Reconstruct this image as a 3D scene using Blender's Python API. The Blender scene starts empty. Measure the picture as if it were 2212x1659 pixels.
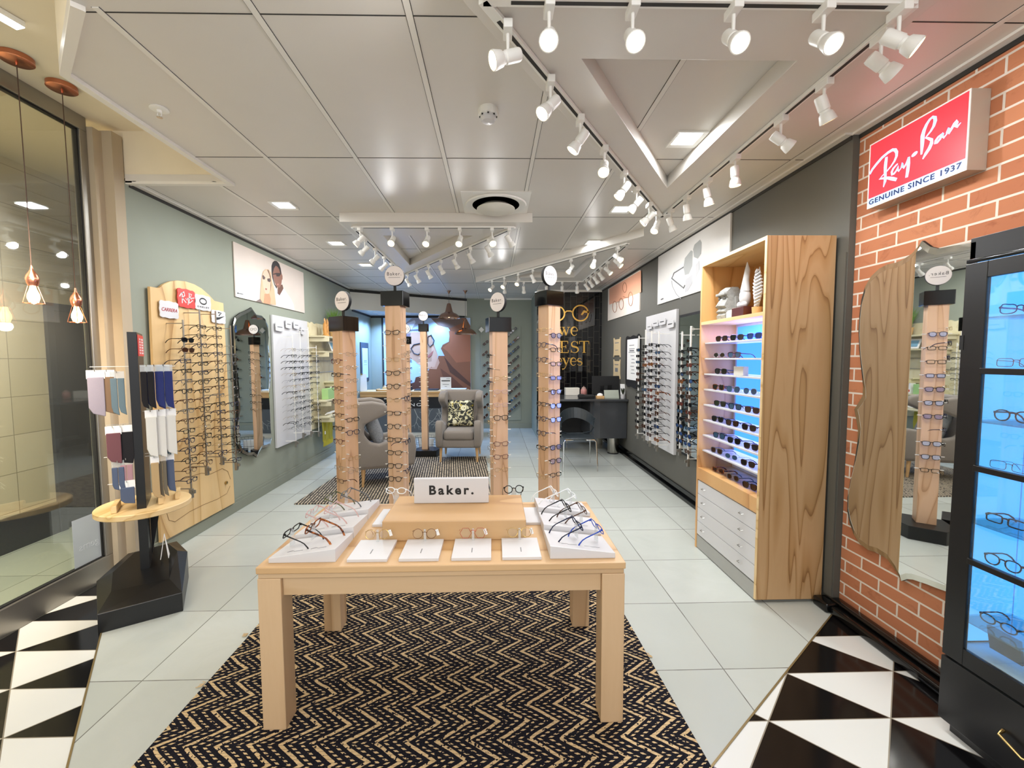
import bpy, bmesh, math, random
from mathutils import Vector, Matrix
random.seed(7)
S = bpy.context.scene
COL = S.collection
PI = math.pi
# ------------------------------------------------------------------ camera
CF, CCX, CCY, YAW, PIT, ROL, CH = 915.4, 1085.0, 830.07, 0.0207, -0.0620, -0.0048, 1.6356
_f = Vector((math.sin(YAW)*math.cos(PIT), math.cos(YAW)*math.cos(PIT), math.sin(PIT)))
_r0 = Vector((math.cos(YAW), -math.sin(YAW), 0)); _u0 = _r0.cross(_f)
_r = math.cos(ROL)*_r0 + math.sin(ROL)*_u0
_u = -math.sin(ROL)*_r0 + math.cos(ROL)*_u0
EYE = Vector((0, 0, CH))
cam_d = bpy.data.cameras.new('camera'); cam = bpy.data.objects.new('camera', cam_d); COL.objects.link(cam)
cam.matrix_world = Matrix(((_r.x, _u.x, -_f.x, EYE.x), (_r.y, _u.y, -_f.y, EYE.y), (_r.z, _u.z, -_f.z, EYE.z), (0, 0, 0, 1)))
cam_d.sensor_width = 36.0; cam_d.lens = CF/2212*36
cam_d.shift_x = (1106-CCX)/2212; cam_d.shift_y = (CCY-829.5)/2212; cam_d.clip_start = 0.02
S.camera = cam
# ------------------------------------------------------------------ world and exposure
S.view_settings.view_transform = 'Standard'; S.view_settings.look = 'None'
S.view_settings.gamma = 1.0; S.view_settings.use_curve_mapping = False
S.view_settings.exposure = EXPOSURE = 0.10
W = bpy.data.worlds.new('mall_light'); S.world = W; W.use_nodes = True
W.node_tree.nodes['Background'].inputs[0].default_value = (0.95, 0.975, 1.0, 1)
W.node_tree.nodes['Background'].inputs[1].default_value = 1.15
S.cycles.max_bounces = 8; S.cycles.diffuse_bounces = 4; S.cycles.glossy_bounces = 4
S.cycles.transmission_bounces = 6; S.cycles.transparent_max_bounces = 16
S.cycles.sample_clamp_indirect = 4.0; S.cycles.caustics_reflective = False; S.cycles.caustics_refractive = False
S.cycles.use_denoising = True

def lamp(name, kind, loc, energy, color=(1, 1, 1), size=0.2, target=None, parent=None, spot=2.2, sy=None):
    d = bpy.data.lights.new(name, kind); d.energy = energy; d.color = color
    if kind == 'AREA':
        d.size = size
        if sy: d.shape = 'RECTANGLE'; d.size_y = sy
    elif kind == 'SPOT':
        d.shadow_soft_size = size; d.spot_size = spot; d.spot_blend = 0.8
    else: d.shadow_soft_size = size
    o = bpy.data.objects.new(name, d); COL.objects.link(o); o.location = loc
    if target is not None:
        o.rotation_euler = (Vector(target)-Vector(loc)).to_track_quat('-Z', 'Y').to_euler()
    if parent:
        o.parent = parent; o.matrix_parent_inverse = Matrix.Translation(parent.location).inverted()
    return o
DOWN = lambda p: (p[0], p[1], p[2]-1)
# mall lighting before the shop, then two added fill lamps
lamp('mall_fill', 'AREA', (0.2, -1.6, 3.2), 62, (.96, 0.975, 1.0), 3.0, (0.0, 1.6, 0.9), sy=1.2)
lamp('mall_fill', 'AREA', (-2.5, .6, 3.3), 20, (1.0, 0.9, 0.78), 0.5, (-2.5, .6, 0), sy=0.9)
lamp('mall_fill', 'POINT', (-2.2, -1.5, 2.5), 42, (1.0, 0.92, 0.82), 0.25)  # unseen lamp added to brighten the window side and entrance ceiling
lamp('mall_fill', 'AREA', (-3.10, 2.3, 3.0), 150, (1.0, 0.9, 0.76), 0.5, (-4.15, 2.5, 2.0), sy=2.5).data.spread = 1.9  # added lamp aimed at the corridor wall to brighten it behind the glass

# ------------------------------------------------------------------ measuring helpers
def ray(x, y): return _f + _r*((x-CCX)/CF) - _u*((y-CCY)/CF)
def hx(x, y, X): d = ray(x, y); return EYE + d*(X/d.x)
def hy(x, y, Y): d = ray(x, y); return EYE + d*(Y/d.y)
def hz(x, y, Z=0.0): d = ray(x, y); return EYE + d*((Z-CH)/d.z)

# ------------------------------------------------------------------ mesh builder
class MB:
    def __init__(s): s.v = []; s.f = []; s.m = []; s.mi = 0
    def _add(s, vs, fs):
        b = len(s.v); s.v += [Vector(p) for p in vs]; s.f += [tuple(i+b for i in f) for f in fs]; s.m += [s.mi]*len(fs); return s
    def box(s, c, d, rz=0.0, M=None):
        x, y, z = d[0]/2, d[1]/2, d[2]/2
        p = [Vector((i*x, j*y, k*z)) for k in (-1, 1) for j in (-1, 1) for i in (-1, 1)]
        if rz: p = [Matrix.Rotation(rz, 3, 'Z') @ q for q in p]
        if M is not None: p = [M @ q for q in p]
        p = [q+Vector(c) for q in p]
        return s._add(p, [(0, 2, 3, 1), (4, 5, 7, 6), (0, 1, 5, 4), (2, 6, 7, 3), (0, 4, 6, 2), (1, 3, 7, 5)])
    def bb(s, x0, x1, y0, y1, z0, z1): return s.box(((x0+x1)/2, (y0+y1)/2, (z0+z1)/2), (abs(x1-x0), abs(y1-y0), abs(z1-z0)))
    def prism(s, pts, vec):
        n = len(pts); P = [Vector(p) for p in pts]; vec = Vector(vec)
        nor = Vector((0, 0, 0))
        for i in range(n): nor += P[i].cross(P[(i+1) % n])
        if nor.dot(vec) > 0: P = P[::-1]
        return s._add(P+[p+vec for p in P], [tuple(range(n)), tuple(range(2*n-1, n-1, -1))]+[(i, i+n, (i+1) % n+n, (i+1) % n) for i in range(n)])
    def poly(s, pts): return s._add(pts, [tuple(range(len(pts)))])
    def ring(s, outer, inner, vec):
        n = len(outer); vec = Vector(vec); V = [Vector(p) for p in outer]+[Vector(p) for p in inner]; V += [p+vec for p in V]
        F = []
        for i in range(n):
            j = (i+1) % n
            F += [(i, j, n+j, n+i), (2*n+i, 3*n+i, 3*n+j, 2*n+j), (i, 2*n+i, 2*n+j, j), (n+i, n+j, 3*n+j, 3*n+i)]
        return s._add(V, F)
    def tube(s, pts, r, seg=6, closed=False, sx=1.0, cap=True):
        P = [Vector(p) for p in pts]; n = len(P); R = r if isinstance(r, (list, tuple)) else [r]*n
        up = None; V = []; F = []
        for i in range(n):
            a = P[(i-1) % n] if closed or i > 0 else P[i]; b = P[(i+1) % n] if closed or i < n-1 else P[i]
            t = (b-a).normalized()
            if up is None:
                up = Vector((0, 0, 1)) if abs(t.z) < 0.9 else Vector((0, 1, 0))
            e = t.cross(up)
            if e.length < 1e-4: e = t.cross(Vector((1, 0.3, 0)))
            e.normalize(); g = e.cross(t); up = g
            for k in range(seg):
                an = 2*PI*k/seg; V.append(P[i]+(e*math.cos(an)*sx+g*math.sin(an))*R[i])
        m = n if closed else n-1
        for i in range(m):
            for k in range(seg):
                a = i*seg+k; b = i*seg+(k+1) % seg; c = ((i+1) % n)*seg+(k+1) % seg; d = ((i+1) % n)*seg+k
                F.append((a, b, c, d))
        if not closed and cap: F += [tuple(range(seg-1, -1, -1)), tuple((n-1)*seg+k for k in range(seg))]
        return s._add(V, F)
    def lathe(s, prof, c=(0, 0, 0), seg=24, M=None, scale=(1, 1)):
        V = []; F = []; n = len(prof)
        for (r, z) in prof:
            for k in range(seg):
                a = 2*PI*k/seg; V.append(Vector((r*math.cos(a)*scale[0], r*math.sin(a)*scale[1], z)))
        for i in range(n-1):
            for k in range(seg):
                F.append((i*seg+k, i*seg+(k+1) % seg, (i+1)*seg+(k+1) % seg, (i+1)*seg+k))
        if prof[0][0] > 1e-6: F.append(tuple(range(seg-1, -1, -1)))
        if prof[-1][0] > 1e-6: F.append(tuple((n-1)*seg+k for k in range(seg)))
        if M is not None: V = [M @ p for p in V]
        return s._add([p+Vector(c) for p in V], F)
    def ball(s, c, r, seg=14, rings=8, sc=(1, 1, 1), M=None):
        prof = [(max(1e-5, r*math.sin(PI*i/rings)), -r*math.cos(PI*i/rings)) for i in range(rings+1)]
        D = Matrix.Diagonal(Vector(sc))
        if M is not None: D = M @ D
        return s.lathe(prof, c, seg, D)
    def ribbon(s, pts, w, nor, d=0.001):
        """flat stroke of varying width lying in the plane of normal nor, raised d"""
        P = [Vector(p) for p in pts]; n = len(P); Wd = w if isinstance(w, (list, tuple)) else [w]*n; nor = Vector(nor).normalized()
        L = []; Rr = []
        for i in range(n):
            a = P[max(0, i-1)]; b = P[min(n-1, i+1)]; t = (b-a).normalized(); e = nor.cross(t).normalized()*Wd[i]/2
            L.append(P[i]+e); Rr.append(P[i]-e)
        for i in range(n-1):
            s.prism([L[i], L[i+1], Rr[i+1], Rr[i]], nor*d)
        return s
    def build(s, name, mats, parent=None, smooth=False, bevel=0.0, sub=0, base=False, seg=2):
        me = bpy.data.meshes.new(name)
        V = s.v; off = Vector((0, 0, 0))
        if base and V:
            xs = [p.x for p in V]; ys = [p.y for p in V]; off = Vector(((min(xs)+max(xs))/2, (min(ys)+max(ys))/2, min(p.z for p in V)))
            V = [p-off for p in V]
        me.from_pydata([tuple(p) for p in V], [], s.f); me.update()
        if not isinstance(mats, (list, tuple)): mats = [mats]
        for m in mats: me.materials.append(m)
        if len(mats) > 1: me.polygons.foreach_set('material_index', s.m)
        bm = bmesh.new(); bm.from_mesh(me); bmesh.ops.recalc_face_normals(bm, faces=bm.faces); bm.to_mesh(me); bm.free()
        if smooth:
            me.polygons.foreach_set('use_smooth', [True]*len(me.polygons))
            try: me.set_sharp_from_angle(angle=0.7)
            except Exception: pass
        o = bpy.data.objects.new(name, me); COL.objects.link(o); o.location = off
        if bevel:
            b = o.modifiers.new('bevel', 'BEVEL'); b.width = bevel; b.segments = seg; b.limit_method = 'ANGLE'; b.angle_limit = 0.6
            if seg > 2 or smooth:
                me.polygons.foreach_set('use_smooth', [True]*len(me.polygons)); b.harden_normals = False
        if sub:
            b = o.modifiers.new('sub', 'SUBSURF'); b.levels = sub; b.render_levels = sub
        if parent is not None:
            o.parent = parent
            loc = Vector((0, 0, 0)); q = parent
            while q is not None: loc += q.location; q = q.parent
            o.matrix_parent_inverse = Matrix.Identity(4)
            o.location = off - loc if not parent.get('_local') else off
        return o
def tag(o, label, cat, group=None):
    o['label'] = label; o['category'] = cat
    if group: o['group'] = group
    return o
def struct(o): o['kind'] = 'structure'; return o
def thing(name, label, cat, loc=(0, 0, 0), group=None, local=False):
    o = bpy.data.objects.new(name, None); COL.objects.link(o); o.location = loc; o.empty_display_size = 0.05
    tag(o, label, cat, group)
    if local: o['_local'] = True
    return o
def one(mb, name, mats, label, cat, group=None, **k):
    return tag(mb.build(name, mats, base=True, **k), label, cat, group)
def kids(o): return [c for c in ALLKIDS.get(o.name, [])]
def dup(root, loc, rot=(0, 0, 0), label=None, group=None):
    r = root.copy(); COL.objects.link(r); r.location = loc; r.rotation_euler = rot
    if label: r['label'] = label
    if group: r['group'] = group
    for ch in list(root.children):
        c = ch.copy(); COL.objects.link(c); c.parent = r
        for g in list(ch.children):
            d = g.copy(); COL.objects.link(d); d.parent = c
    return r
ORD = ['first', 'second', 'third', 'fourth', 'fifth', 'sixth', 'seventh', 'eighth', 'ninth', 'tenth', 'eleventh', 'twelfth', 'thirteenth', 'fourteenth', 'fifteenth', 'sixteenth', 'seventeenth', 'eighteenth']
def ordn(i, n=None, top='top', bot='bottom'):
    return ORD[i]
def text(s, at, xd, up, w, h, m, name='lettering', parent=None, depth=0.001, spacing=1.0, shear=0.0, bold=0.0):
    """flat lettering fitted into w x h; at = lower left corner"""
    cu = bpy.data.curves.new(name, 'FONT'); cu.body = s; cu.extrude = 0.5; cu.space_character = spacing; cu.shear = shear; cu.offset = bold; cu.resolution_u = 4
    t = bpy.data.objects.new('tmp', cu); COL.objects.link(t)
    dg = bpy.context.evaluated_depsgraph_get(); me = bpy.data.meshes.new_from_object(t.evaluated_get(dg))
    bpy.data.objects.remove(t); bpy.data.curves.remove(cu)
    xs = [v.co.x for v in me.vertices]; ys = [v.co.y for v in me.vertices]
    x0, x1, y0, y1 = min(xs), max(xs), min(ys), max(ys)
    xd = Vector(xd).normalized(); up = Vector(up).normalized(); nr = xd.cross(up)
    for v in me.vertices:
        c = v.co; v.co = Vector(at)+xd*((c.x-x0)/(x1-x0)*w)+up*((c.y-y0)/(y1-y0)*h)+nr*((c.z+0.5)*depth)
    me.name = name; me.materials.clear(); me.materials.append(m)
    o = bpy.data.objects.new(name, me); COL.objects.link(o)
    if parent is not None:
        o.parent = parent; loc = Vector((0, 0, 0)); q = parent
        while q is not None: loc += q.location; q = q.parent
        if not parent.get('_local'): o.location = -loc
    return o
# ------------------------------------------------------------------ materials
def lin(c):
    if isinstance(c, str): c = tuple(int(c[i:i+2], 16) for i in (0, 2, 4))
    return tuple(((x/255)/12.92 if x/255 <= .04045 else ((x/255+.055)/1.055)**2.4) for x in c)+(1,)
class NT:
    def __init__(s, name):
        s.m = bpy.data.materials.new(name); s.m.use_nodes = True; s.t = s.m.node_tree; s.n = s.t.nodes; s.b = s.n['Principled BSDF']
    def a(s, typ, **k):
        n = s.n.new(typ)
        for a, v in k.items(): setattr(n, a, v)
        return n
    def l(s, a, b): s.t.links.new(a, b)
    def math(s, op, a, b=None, c=None):
        n = s.n.new('ShaderNodeMath'); n.operation = op
        for i, q in enumerate((a, b, c)):
            if q is None: continue
            if isinstance(q, (int, float)): n.inputs[i].default_value = q
            else: s.l(q, n.inputs[i])
        return n.outputs[0]
    def mix(s, f, c1, c2):
        n = s.n.new('ShaderNodeMix'); n.data_type = 'RGBA'
        for i, q in ((0, f), (6, c1), (7, c2)):
            if isinstance(q, (int, float, tuple)): n.inputs[i].default_value = q
            else: s.l(q, n.inputs[i])
        return n.outputs[2]
    def co(s, kind='Object'):
        return s.a('ShaderNodeTexCoord').outputs[kind]
    def xyz(s, kind='Object'):
        p = s.a('ShaderNodeSeparateXYZ'); s.l(s.co(kind), p.inputs[0]); return p.outputs
    def vec(s, x, y, z=0.0):
        n = s.a('ShaderNodeCombineXYZ')
        for i, q in enumerate((x, y, z)):
            if isinstance(q, (int, float)): n.inputs[i].default_value = q
            else: s.l(q, n.inputs[i])
        return n.outputs[0]
    def noise(s, v, scale, detail=3, rough=.5, dist=0.0):
        n = s.a('ShaderNodeTexNoise'); n.inputs['Scale'].default_value = scale; n.inputs['Detail'].default_value = detail
        n.inputs['Roughness'].default_value = rough; n.inputs['Distortion'].default_value = dist
        if v is not None: s.l(v, n.inputs['Vector'])
        return n.outputs[0]
    def ramp(s, f, stops):
        n = s.a('ShaderNodeValToRGB'); e = n.color_ramp.elements
        while len(e) < len(stops): e.new(.5)
        for q, (p, c) in zip(e, stops): q.position = p; q.color = c
        s.l(f, n.inputs[0]); return n.outputs[0]
    def bump(s, h, st=.2, d=.01):
        n = s.a('ShaderNodeBump'); n.inputs['Strength'].default_value = st; n.inputs['Distance'].default_value = d
        s.l(h, n.inputs['Height']); s.l(n.outputs[0], s.b.inputs['Normal'])
    def set(s, **k):
        for a, v in k.items():
            i = s.b.inputs[a.replace('_', ' ')]
            if isinstance(v, (int, float, tuple)): i.default_value = v
            else: s.l(v, i)
        return s
def plain(name, c, rough=.5, metal=0.0, spec=.5, coat=0.0, vary=.04, bump=0.0, bs=200):
    t = NT(name); c = lin(c)
    n = t.noise(t.co(), 6, 3)
    lo = tuple(x*(1-vary) for x in c[:3])+(1,); hi = tuple(min(1, x*(1+vary)) for x in c[:3])+(1,)
    t.set(Base_Color=t.mix(n, lo, hi), Roughness=rough, Metallic=metal)
    t.b.inputs['Specular IOR Level'].default_value = spec; t.b.inputs['Coat Weight'].default_value = coat
    if bump: t.bump(t.noise(t.co(), bs, 2), bump, .002)
    return t.m
def emit(name, c, st, base=None):
    t = NT(name); t.set(Base_Color=lin(base or c), Roughness=.4)
    t.b.inputs['Emission Color'].default_value = lin(c); t.b.inputs['Emission Strength'].default_value = st; return t.m
def clear(name, c, alpha, rough=.03, gl=.12):
    t = NT(name); t.n.remove(t.b); out = t.n['Material Output']
    tr = t.a('ShaderNodeBsdfTransparent'); tr.inputs[0].default_value = lin(c)
    g = t.a('ShaderNodeBsdfGlossy'); g.inputs['Roughness'].default_value = rough; g.inputs[0].default_value = (1, 1, 1, 1)
    d = t.a('ShaderNodeBsdfDiffuse'); d.inputs[0].default_value = lin(c)
    m1 = t.a('ShaderNodeMixShader'); m1.inputs[0].default_value = gl; t.l(tr.outputs[0], m1.inputs[1]); t.l(g.outputs[0], m1.inputs[2])
    m2 = t.a('ShaderNodeMixShader'); m2.inputs[0].default_value = alpha; t.l(m1.outputs[0], m2.inputs[1]); t.l(d.outputs[0], m2.inputs[2])
    t.l(m2.outputs[0], out.inputs[0]); return t.m
def wood(name, light, mid, dark, axis='Z', freq=7.0, scale=1.6, squash=.16, rough=.45, seed=0.0, line=.12):
    """contour-like pine grain running along axis"""
    t = NT(name); x, y, z = t.xyz()
    k = {'X': (squash, 1, 1), 'Y': (1, squash, 1), 'Z': (1, 1, squash)}[axis]
    v = t.vec(t.math('MULTIPLY_ADD', x, k[0], seed), t.math('MULTIPLY', y, k[1]), t.math('MULTIPLY', z, k[2]))
    n = t.noise(v, scale, 2, .45, .3)
    fr = t.math('FRACT', t.math('MULTIPLY', n, freq))
    col = t.ramp(fr, [(0, lin(dark)), (line, lin(mid)), (.55, lin(light)), (.9, lin(light)), (1.0, lin(mid))])
    fine = t.noise(v, scale*25, 3, .6)
    col = t.mix(t.math('MULTIPLY', fine, .35), col, lin(mid))
    t.set(Base_Color=col, Roughness=rough); t.bump(fine, .05, .002); return t.m

M = {}
M['ceil'] = plain('ceiling_board_white', 'd9d4cc', .38, vary=.02)
M['tbar'] = plain('ceiling_bar_white', 'e6e2da', .35, vary=.01)
M['upper'] = plain('cream_plaster', 'e8dcc4', .8)
M['wallL'] = plain('sage_grey_paint', '8e9385', .75, vary=.03)
M['wallR'] = plain('charcoal_olive_paint', '5b5a53', .7, vary=.03)
M['white'] = plain('white_lacquer', 'd0cfd0', .35, vary=.01)
M['whitem'] = plain('white_powdercoat', 'eeece6', .4, vary=.01)
M['offw'] = plain('offwhite_board', 'dcd8cc', .5, vary=.02)
M['black'] = plain('black_satin', '0c0c0d', .32, vary=.02)
M['blackg'] = plain('black_gloss', '08090a', .12, vary=.02)
M['blackm'] = plain('black_matt', '101011', .65, vary=.03)
M['skirtg'] = plain('grey_skirting', '84887a', .5)
M['alu'] = plain('brushed_aluminium', 'a09c94', .35, .85, vary=.05)
M['steel'] = plain('stainless_steel', 'b9b6ae', .22, 1.0, vary=.03)
M['chrome'] = plain('chrome', 'd8d8d6', .08, 1.0, vary=.01)
M['copper'] = plain('rose_copper', 'c98468', .25, 1.0, vary=.06)
M['coppershade'] = plain('aged_copper', 'b58a70', .22, 1.0, vary=.08)
M['gold'] = plain('gold_leaf', 'd9ad55', .32, .7, vary=.05)
M['brass'] = plain('brass', 'bfa36a', .25, 1.0)
M['mirror'] = plain('mirror_silver', 'e6e8e4', .015, 1.0, vary=0.0)
M['mirrorb'] = plain('mirror_bevel_silver', 'd4d4c8', .08, 1.0, vary=0.0)
M['glass'] = clear('window_glass', 'e8ecea', .02, .02, .10)
M['shelfglass'] = clear('shelf_glass', 'a8d8d8', .10, .02, .12)
M['acryl'] = clear('clear_acrylic', 'f2f4f4', .18, .05, .12)
M['tagw'] = plain('white_paper', 'f2f1ee', .7, vary=.01)
M['ink'] = plain('black_ink', '151515', .6)
M['inkg'] = plain('grey_ink', '77787a', .6)
M['red'] = plain('red_enamel', 'd8352f', .4)
M['darkslot'] = plain('dark_recess', '2b2925', .7)
M['grey'] = plain('mid_grey_lacquer', 'a3a39e', .4)
M['desk'] = plain('graphite_lacquer', '3f4144', .14, vary=.02)
M['shell'] = plain('graphite_plastic', '2b3236', .35)
M['oak'] = wood('light_oak', 'cdaa7e', 'bb9464', 'a27a4c', 'X', 5, 2.0, .12, .4, 3.1)
M['oakleg'] = wood('pale_oak_leg', 'cfb08a', 'bd9a72', 'a07f5a', 'Z', 5, 3.5, .10, .45, 5.3)
M['oakf'] = wood('pale_oak_apron', 'c9ab86', 'b9976e', 'a88761', 'X', 5, 2.4, .10, .45, 8.3)
M['pine'] = wood('pine_plywood_bold', 'c6a176', 'b58d5e', '825a34', 'Z', 15, 4.2, .075, .38, 1.7, .12)
M['pinein'] = wood('pine_plywood_soft', 'd9ab70', 'c8945a', 'a8763e', 'Z', 5, 2.0, .2, .4, 6.2, .08)
M['pinex'] = wood('pine_plywood_edge', 'e3c795', 'd6b57d', 'c19a60', 'Y', 6, 4, .1, .5, 2.2, .10)
M['plyboard'] = wood('pale_plywood', 'dfbf8c', 'd2ad76', 'a57a45', 'Z', 7, 1.8, .16, .5, 9.4, .07)
M['pole'] = wood('pine_post', 'dcb694', 'cfa67f', 'a87d58', 'Z', 6, 5.0, .10, .45, 4.4, .08)
M['pinedull'] = wood('varnished_plywood', 'b59a66', 'a58955', '7f6438', 'Z', 7, 3.0, .2, .4, 12.4, .10)
M['cw'] = wood('counter_oak', 'd4aa72', 'c39660', 'a87c48', 'X', 6, 3, .1, .45, 2.9)
M['legw'] = plain('natural_beech', 'c79f6c', .45)
M['limew'] = wood('limewashed_board', 'd8cfae', 'cfc49f', 'bfb38c', 'X', 5, 3, .12, .6, 7.7, .06)

def mat_tiles(name, sx, sy, ox, oy, c1, c2, grout, mortar, rough, u='x', v='y', offset=0.0, vein=.5, coat=0.0, bump=.15, freq=1):
    t = NT(name); X = dict(zip('xyz', t.xyz()))
    vec = t.vec(t.math('ADD', X[u], -ox), t.math('ADD', X[v], -oy))
    b = t.a('ShaderNodeTexBrick'); b.offset = offset; b.offset_frequency = 2; b.squash = 1
    b.inputs['Scale'].default_value = 1; b.inputs['Brick Width'].default_value = sx; b.inputs['Row Height'].default_value = sy
    b.inputs['Mortar Size'].default_value = mortar; b.inputs['Mortar Smooth'].default_value = .1; b.inputs['Bias'].default_value = 0
    t.l(vec, b.inputs['Vector'])
    b.inputs['Color1'].default_value = lin(c1); b.inputs['Color2'].default_value = lin(c2); b.inputs['Mortar'].default_value = lin(grout)
    n = t.noise(t.co(), 3.0*freq, 6, .65, 1.2)
    n2 = t.ramp(n, [(.35, (0, 0, 0, 1)), (.7, (1, 1, 1, 1))])
    c = t.mix(t.math('MULTIPLY', n2, vein), b.outputs[0], t.mix(.5, b.outputs[0], lin(c2)))
    t.set(Base_Color=c, Roughness=rough); t.b.inputs['Coat Weight'].default_value = coat
    t.bump(t.math('SUBTRACT', 1.0, b.outputs[1]), bump, .004); return t
t = mat_tiles('grey_stone_floor_tiles', .6, .6, 1.1975, 3.303, 'c2c6bf', 'b3b7af', '5f5c54', .0028, .22, vein=.9, bump=.1)
M['floor'] = t.m
t = mat_tiles('red_face_brick', .235, .0765, 0, .03, 'bd7c57', 'ae6b48', 'dcd2c4', .0055, .8, 'y', 'z', .5, vein=0, bump=.6)
_n = t.noise(t.co(), 9, 5, .7, .8); _s = t.ramp(_n, [(.56, (0, 0, 0, 1)), (.7, (1, 1, 1, 1))])
_bc = t.b.inputs['Base Color'].links[0].from_socket
_br = [n for n in t.n if n.bl_idname == 'ShaderNodeTexBrick'][0]
_dark = t.mix(t.math('MULTIPLY', t.math('MULTIPLY', _s, .45), t.math('SUBTRACT', 1.0, _br.outputs[1])), _bc, lin('7d3f26'))
t.l(_dark, t.b.inputs['Base Color'])
M['brick'] = t.m
t = mat_tiles('black_glazed_tiles', .235, .118, .05, .03, '08080a', '1a191a', '3a3832', .006, .05, 'z', 'x', .5, vein=0, coat=.5, bump=.9)
M['btile'] = t.m
t = mat_tiles('beige_wall_tiles', .62, .33, 0, 0, 'd2c3a6', 'c6b696', '8a7c62', .003, .2, 'y', 'z', 0, vein=.4, bump=.1)
M['mallwall'] = t.m
t = mat_tiles('pale_wall_tiles', .6, .33, .1, 0, 'c6c2b2', 'bcb8a8', '8c887c', .003, .3, 'x', 'z', 0, vein=.3, bump=.1)
M['palewall'] = t.m
t = mat_tiles('pale_floor_tiles', .6, .6, .1, .2, 'c6cabb', 'b7bcae', '77776c', .003, .15, vein=.4, bump=.1)
M['mallfloor2'] = t.m
# black and white triangle floor
t = NT('triangle_checker_floor'); x, y, z = t.xyz(); H_ = .2803
ry = t.math('DIVIDE', t.math('ADD', y, -1.7835), H_)
rowi = t.math('FLOOR', ry); fy = t.math('SUBTRACT', ry, rowi)
# row vertex phase shifts by one half-width per row
px = t.math('SUBTRACT', t.math('DIVIDE', t.math('ADD', x, -1.228), H_), t.math('ADD', rowi, 1.0))
fx = t.math('MULTIPLY', t.math('FRACT', t.math('MULTIPLY', px, .5)), 2.0)      # 0..2, far-edge vertices at 0 and 2
dist = t.math('ABSOLUTE', t.math('SUBTRACT', fx, 1.0))                          # apex of near point at fx=1
inside = t.math('LESS_THAN', dist, fy)                                          # white triangle, flat edge far, point near
col = t.mix(inside, lin('0d0c0d'), lin('dcdcd6'))
g1 = t.math('LESS_THAN', t.math('ABSOLUTE', t.math('SUBTRACT', dist, fy)), .012)
g2 = t.math('LESS_THAN', t.math('MINIMUM', fy, t.math('SUBTRACT', 1.0, fy)), .008)
col = t.mix(t.math('MAXIMUM', g1, g2), col, lin('8d8474'))
t.set(Base_Color=col, Roughness=.12); M['checker'] = t.m
# herringbone jute rug
def rug_mat(name, dark, light, band, slope, per, dash, duty=.42):
    t = NT(name); x, y, z = t.xyz()
    w = t.noise(t.co(), 9, 2); yy = t.math('ADD', y, t.math('MULTIPLY', t.math('SUBTRACT', w, .5), .02))
    tri = t.math('PINGPONG', yy, band)
    u = t.math('MULTIPLY_ADD', tri, slope, x)
    k = t.math('DIVIDE', u, per); st = t.math('FRACT', k); idx = t.math('FLOOR', k)
    alt = t.math('GREATER_THAN', t.math('FRACT', t.math('DIVIDE', idx, 3.0)), .2)  # one solid line, then two dotted ones
    dl = t.math('FRACT', t.math('MULTIPLY_ADD', idx, .37, t.math('DIVIDE', yy, dash)))
    dot = t.math('LESS_THAN', dl, t.math('SUBTRACT', .93, t.math('MULTIPLY', alt, .40)))
    s1 = t.math('LESS_THAN', st, t.math('SUBTRACT', duty+.14, t.math('MULTIPLY', alt, .20)))
    nz = t.noise(t.co(), 60, 2); keep = t.math('GREATER_THAN', nz, .40)
    m = t.math('MULTIPLY', t.math('MULTIPLY', s1, dot), keep)
    t.set(Base_Color=t.mix(m, t.mix(t.noise(t.co(), 150, 2), lin(dark), lin('25242b')), t.mix(nz, lin(light), lin('b89c72'))), Roughness=.95)
    t.b.inputs['Specular IOR Level'].default_value = .1
    t.bump(t.math('ADD', m, t.math('MULTIPLY', t.math('PINGPONG', x, .006), 60)), .7, .006); return t.m
M['rug1'] = rug_mat('herringbone_jute_rug', '090910', 'e4c99c', .09, 1.45, .044, .016)
t = NT('striped_grey_rug'); x, y, z = t.xyz()
w = t.noise(t.co(), 25, 3); a = t.math('MULTIPLY_ADD', y, .10, x)
st = t.math('LESS_THAN', t.math('FRACT', t.math('DIVIDE', t.math('ADD', a, t.math('MULTIPLY', w, .008)), .034)), .46)
st = t.math('MULTIPLY', st, t.math('GREATER_THAN', t.noise(t.co(), 45, 2), .42))
t.set(Base_Color=t.mix(st, lin('2e2a26'), lin('b5a68e')), Roughness=.95); t.bump(w, .5, .01); M['rug2'] = t.m
# upholstery
t = NT('taupe_wool_upholstery'); n = t.noise(t.co(), 350, 3)
t.set(Base_Color=t.mix(n, lin('6f675e'), lin('8b8278')), Roughness=.9); t.b.inputs['Sheen Weight'].default_value = .3; t.bump(n, .25, .002); M['wool'] = t.m
t = NT('grey_faux_fur'); n = t.noise(t.co(), 45, 5, .7, 1.5)
t.set(Base_Color=t.mix(n, lin('55585b'), lin('bcc0c2')), Roughness=.95); t.bump(n, 1.0, .02); M['fur'] = t.m
t = NT('tortoiseshell'); n = t.noise(t.co(), 60, 3, .5, .6)
t.set(Base_Color=t.ramp(n, [(.42, lin('2e1408')), (.52, lin('7c3c12')), (.66, lin('b5692a'))]), Roughness=.12); M['tort'] = t.m
t = NT('grass_green'); n = t.noise(t.co(), 30, 2); t.set(Base_Color=t.mix(n, lin('3d6b1e'), lin('7fa23c')), Roughness=.6); M['grass'] = t.m
t = NT('carved_grey_stone'); n = t.noise(t.co(), 30, 5, .7); t.set(Base_Color=t.mix(n, lin('6f706c'), lin('b4b4b0')), Roughness=.8); t.bump(n, .8, .01); M['stone'] = t.m
M['carved'] = wood('carved_honey_wood', 'd09a55', 'bb8241', '8c5a28', 'Z', 6, 9, .3, .4, 2.1)
M['olive'] = plain('olive_yellow_cotton', 'a9a136', .9, vary=.2, bump=.4, bs=60)
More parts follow.
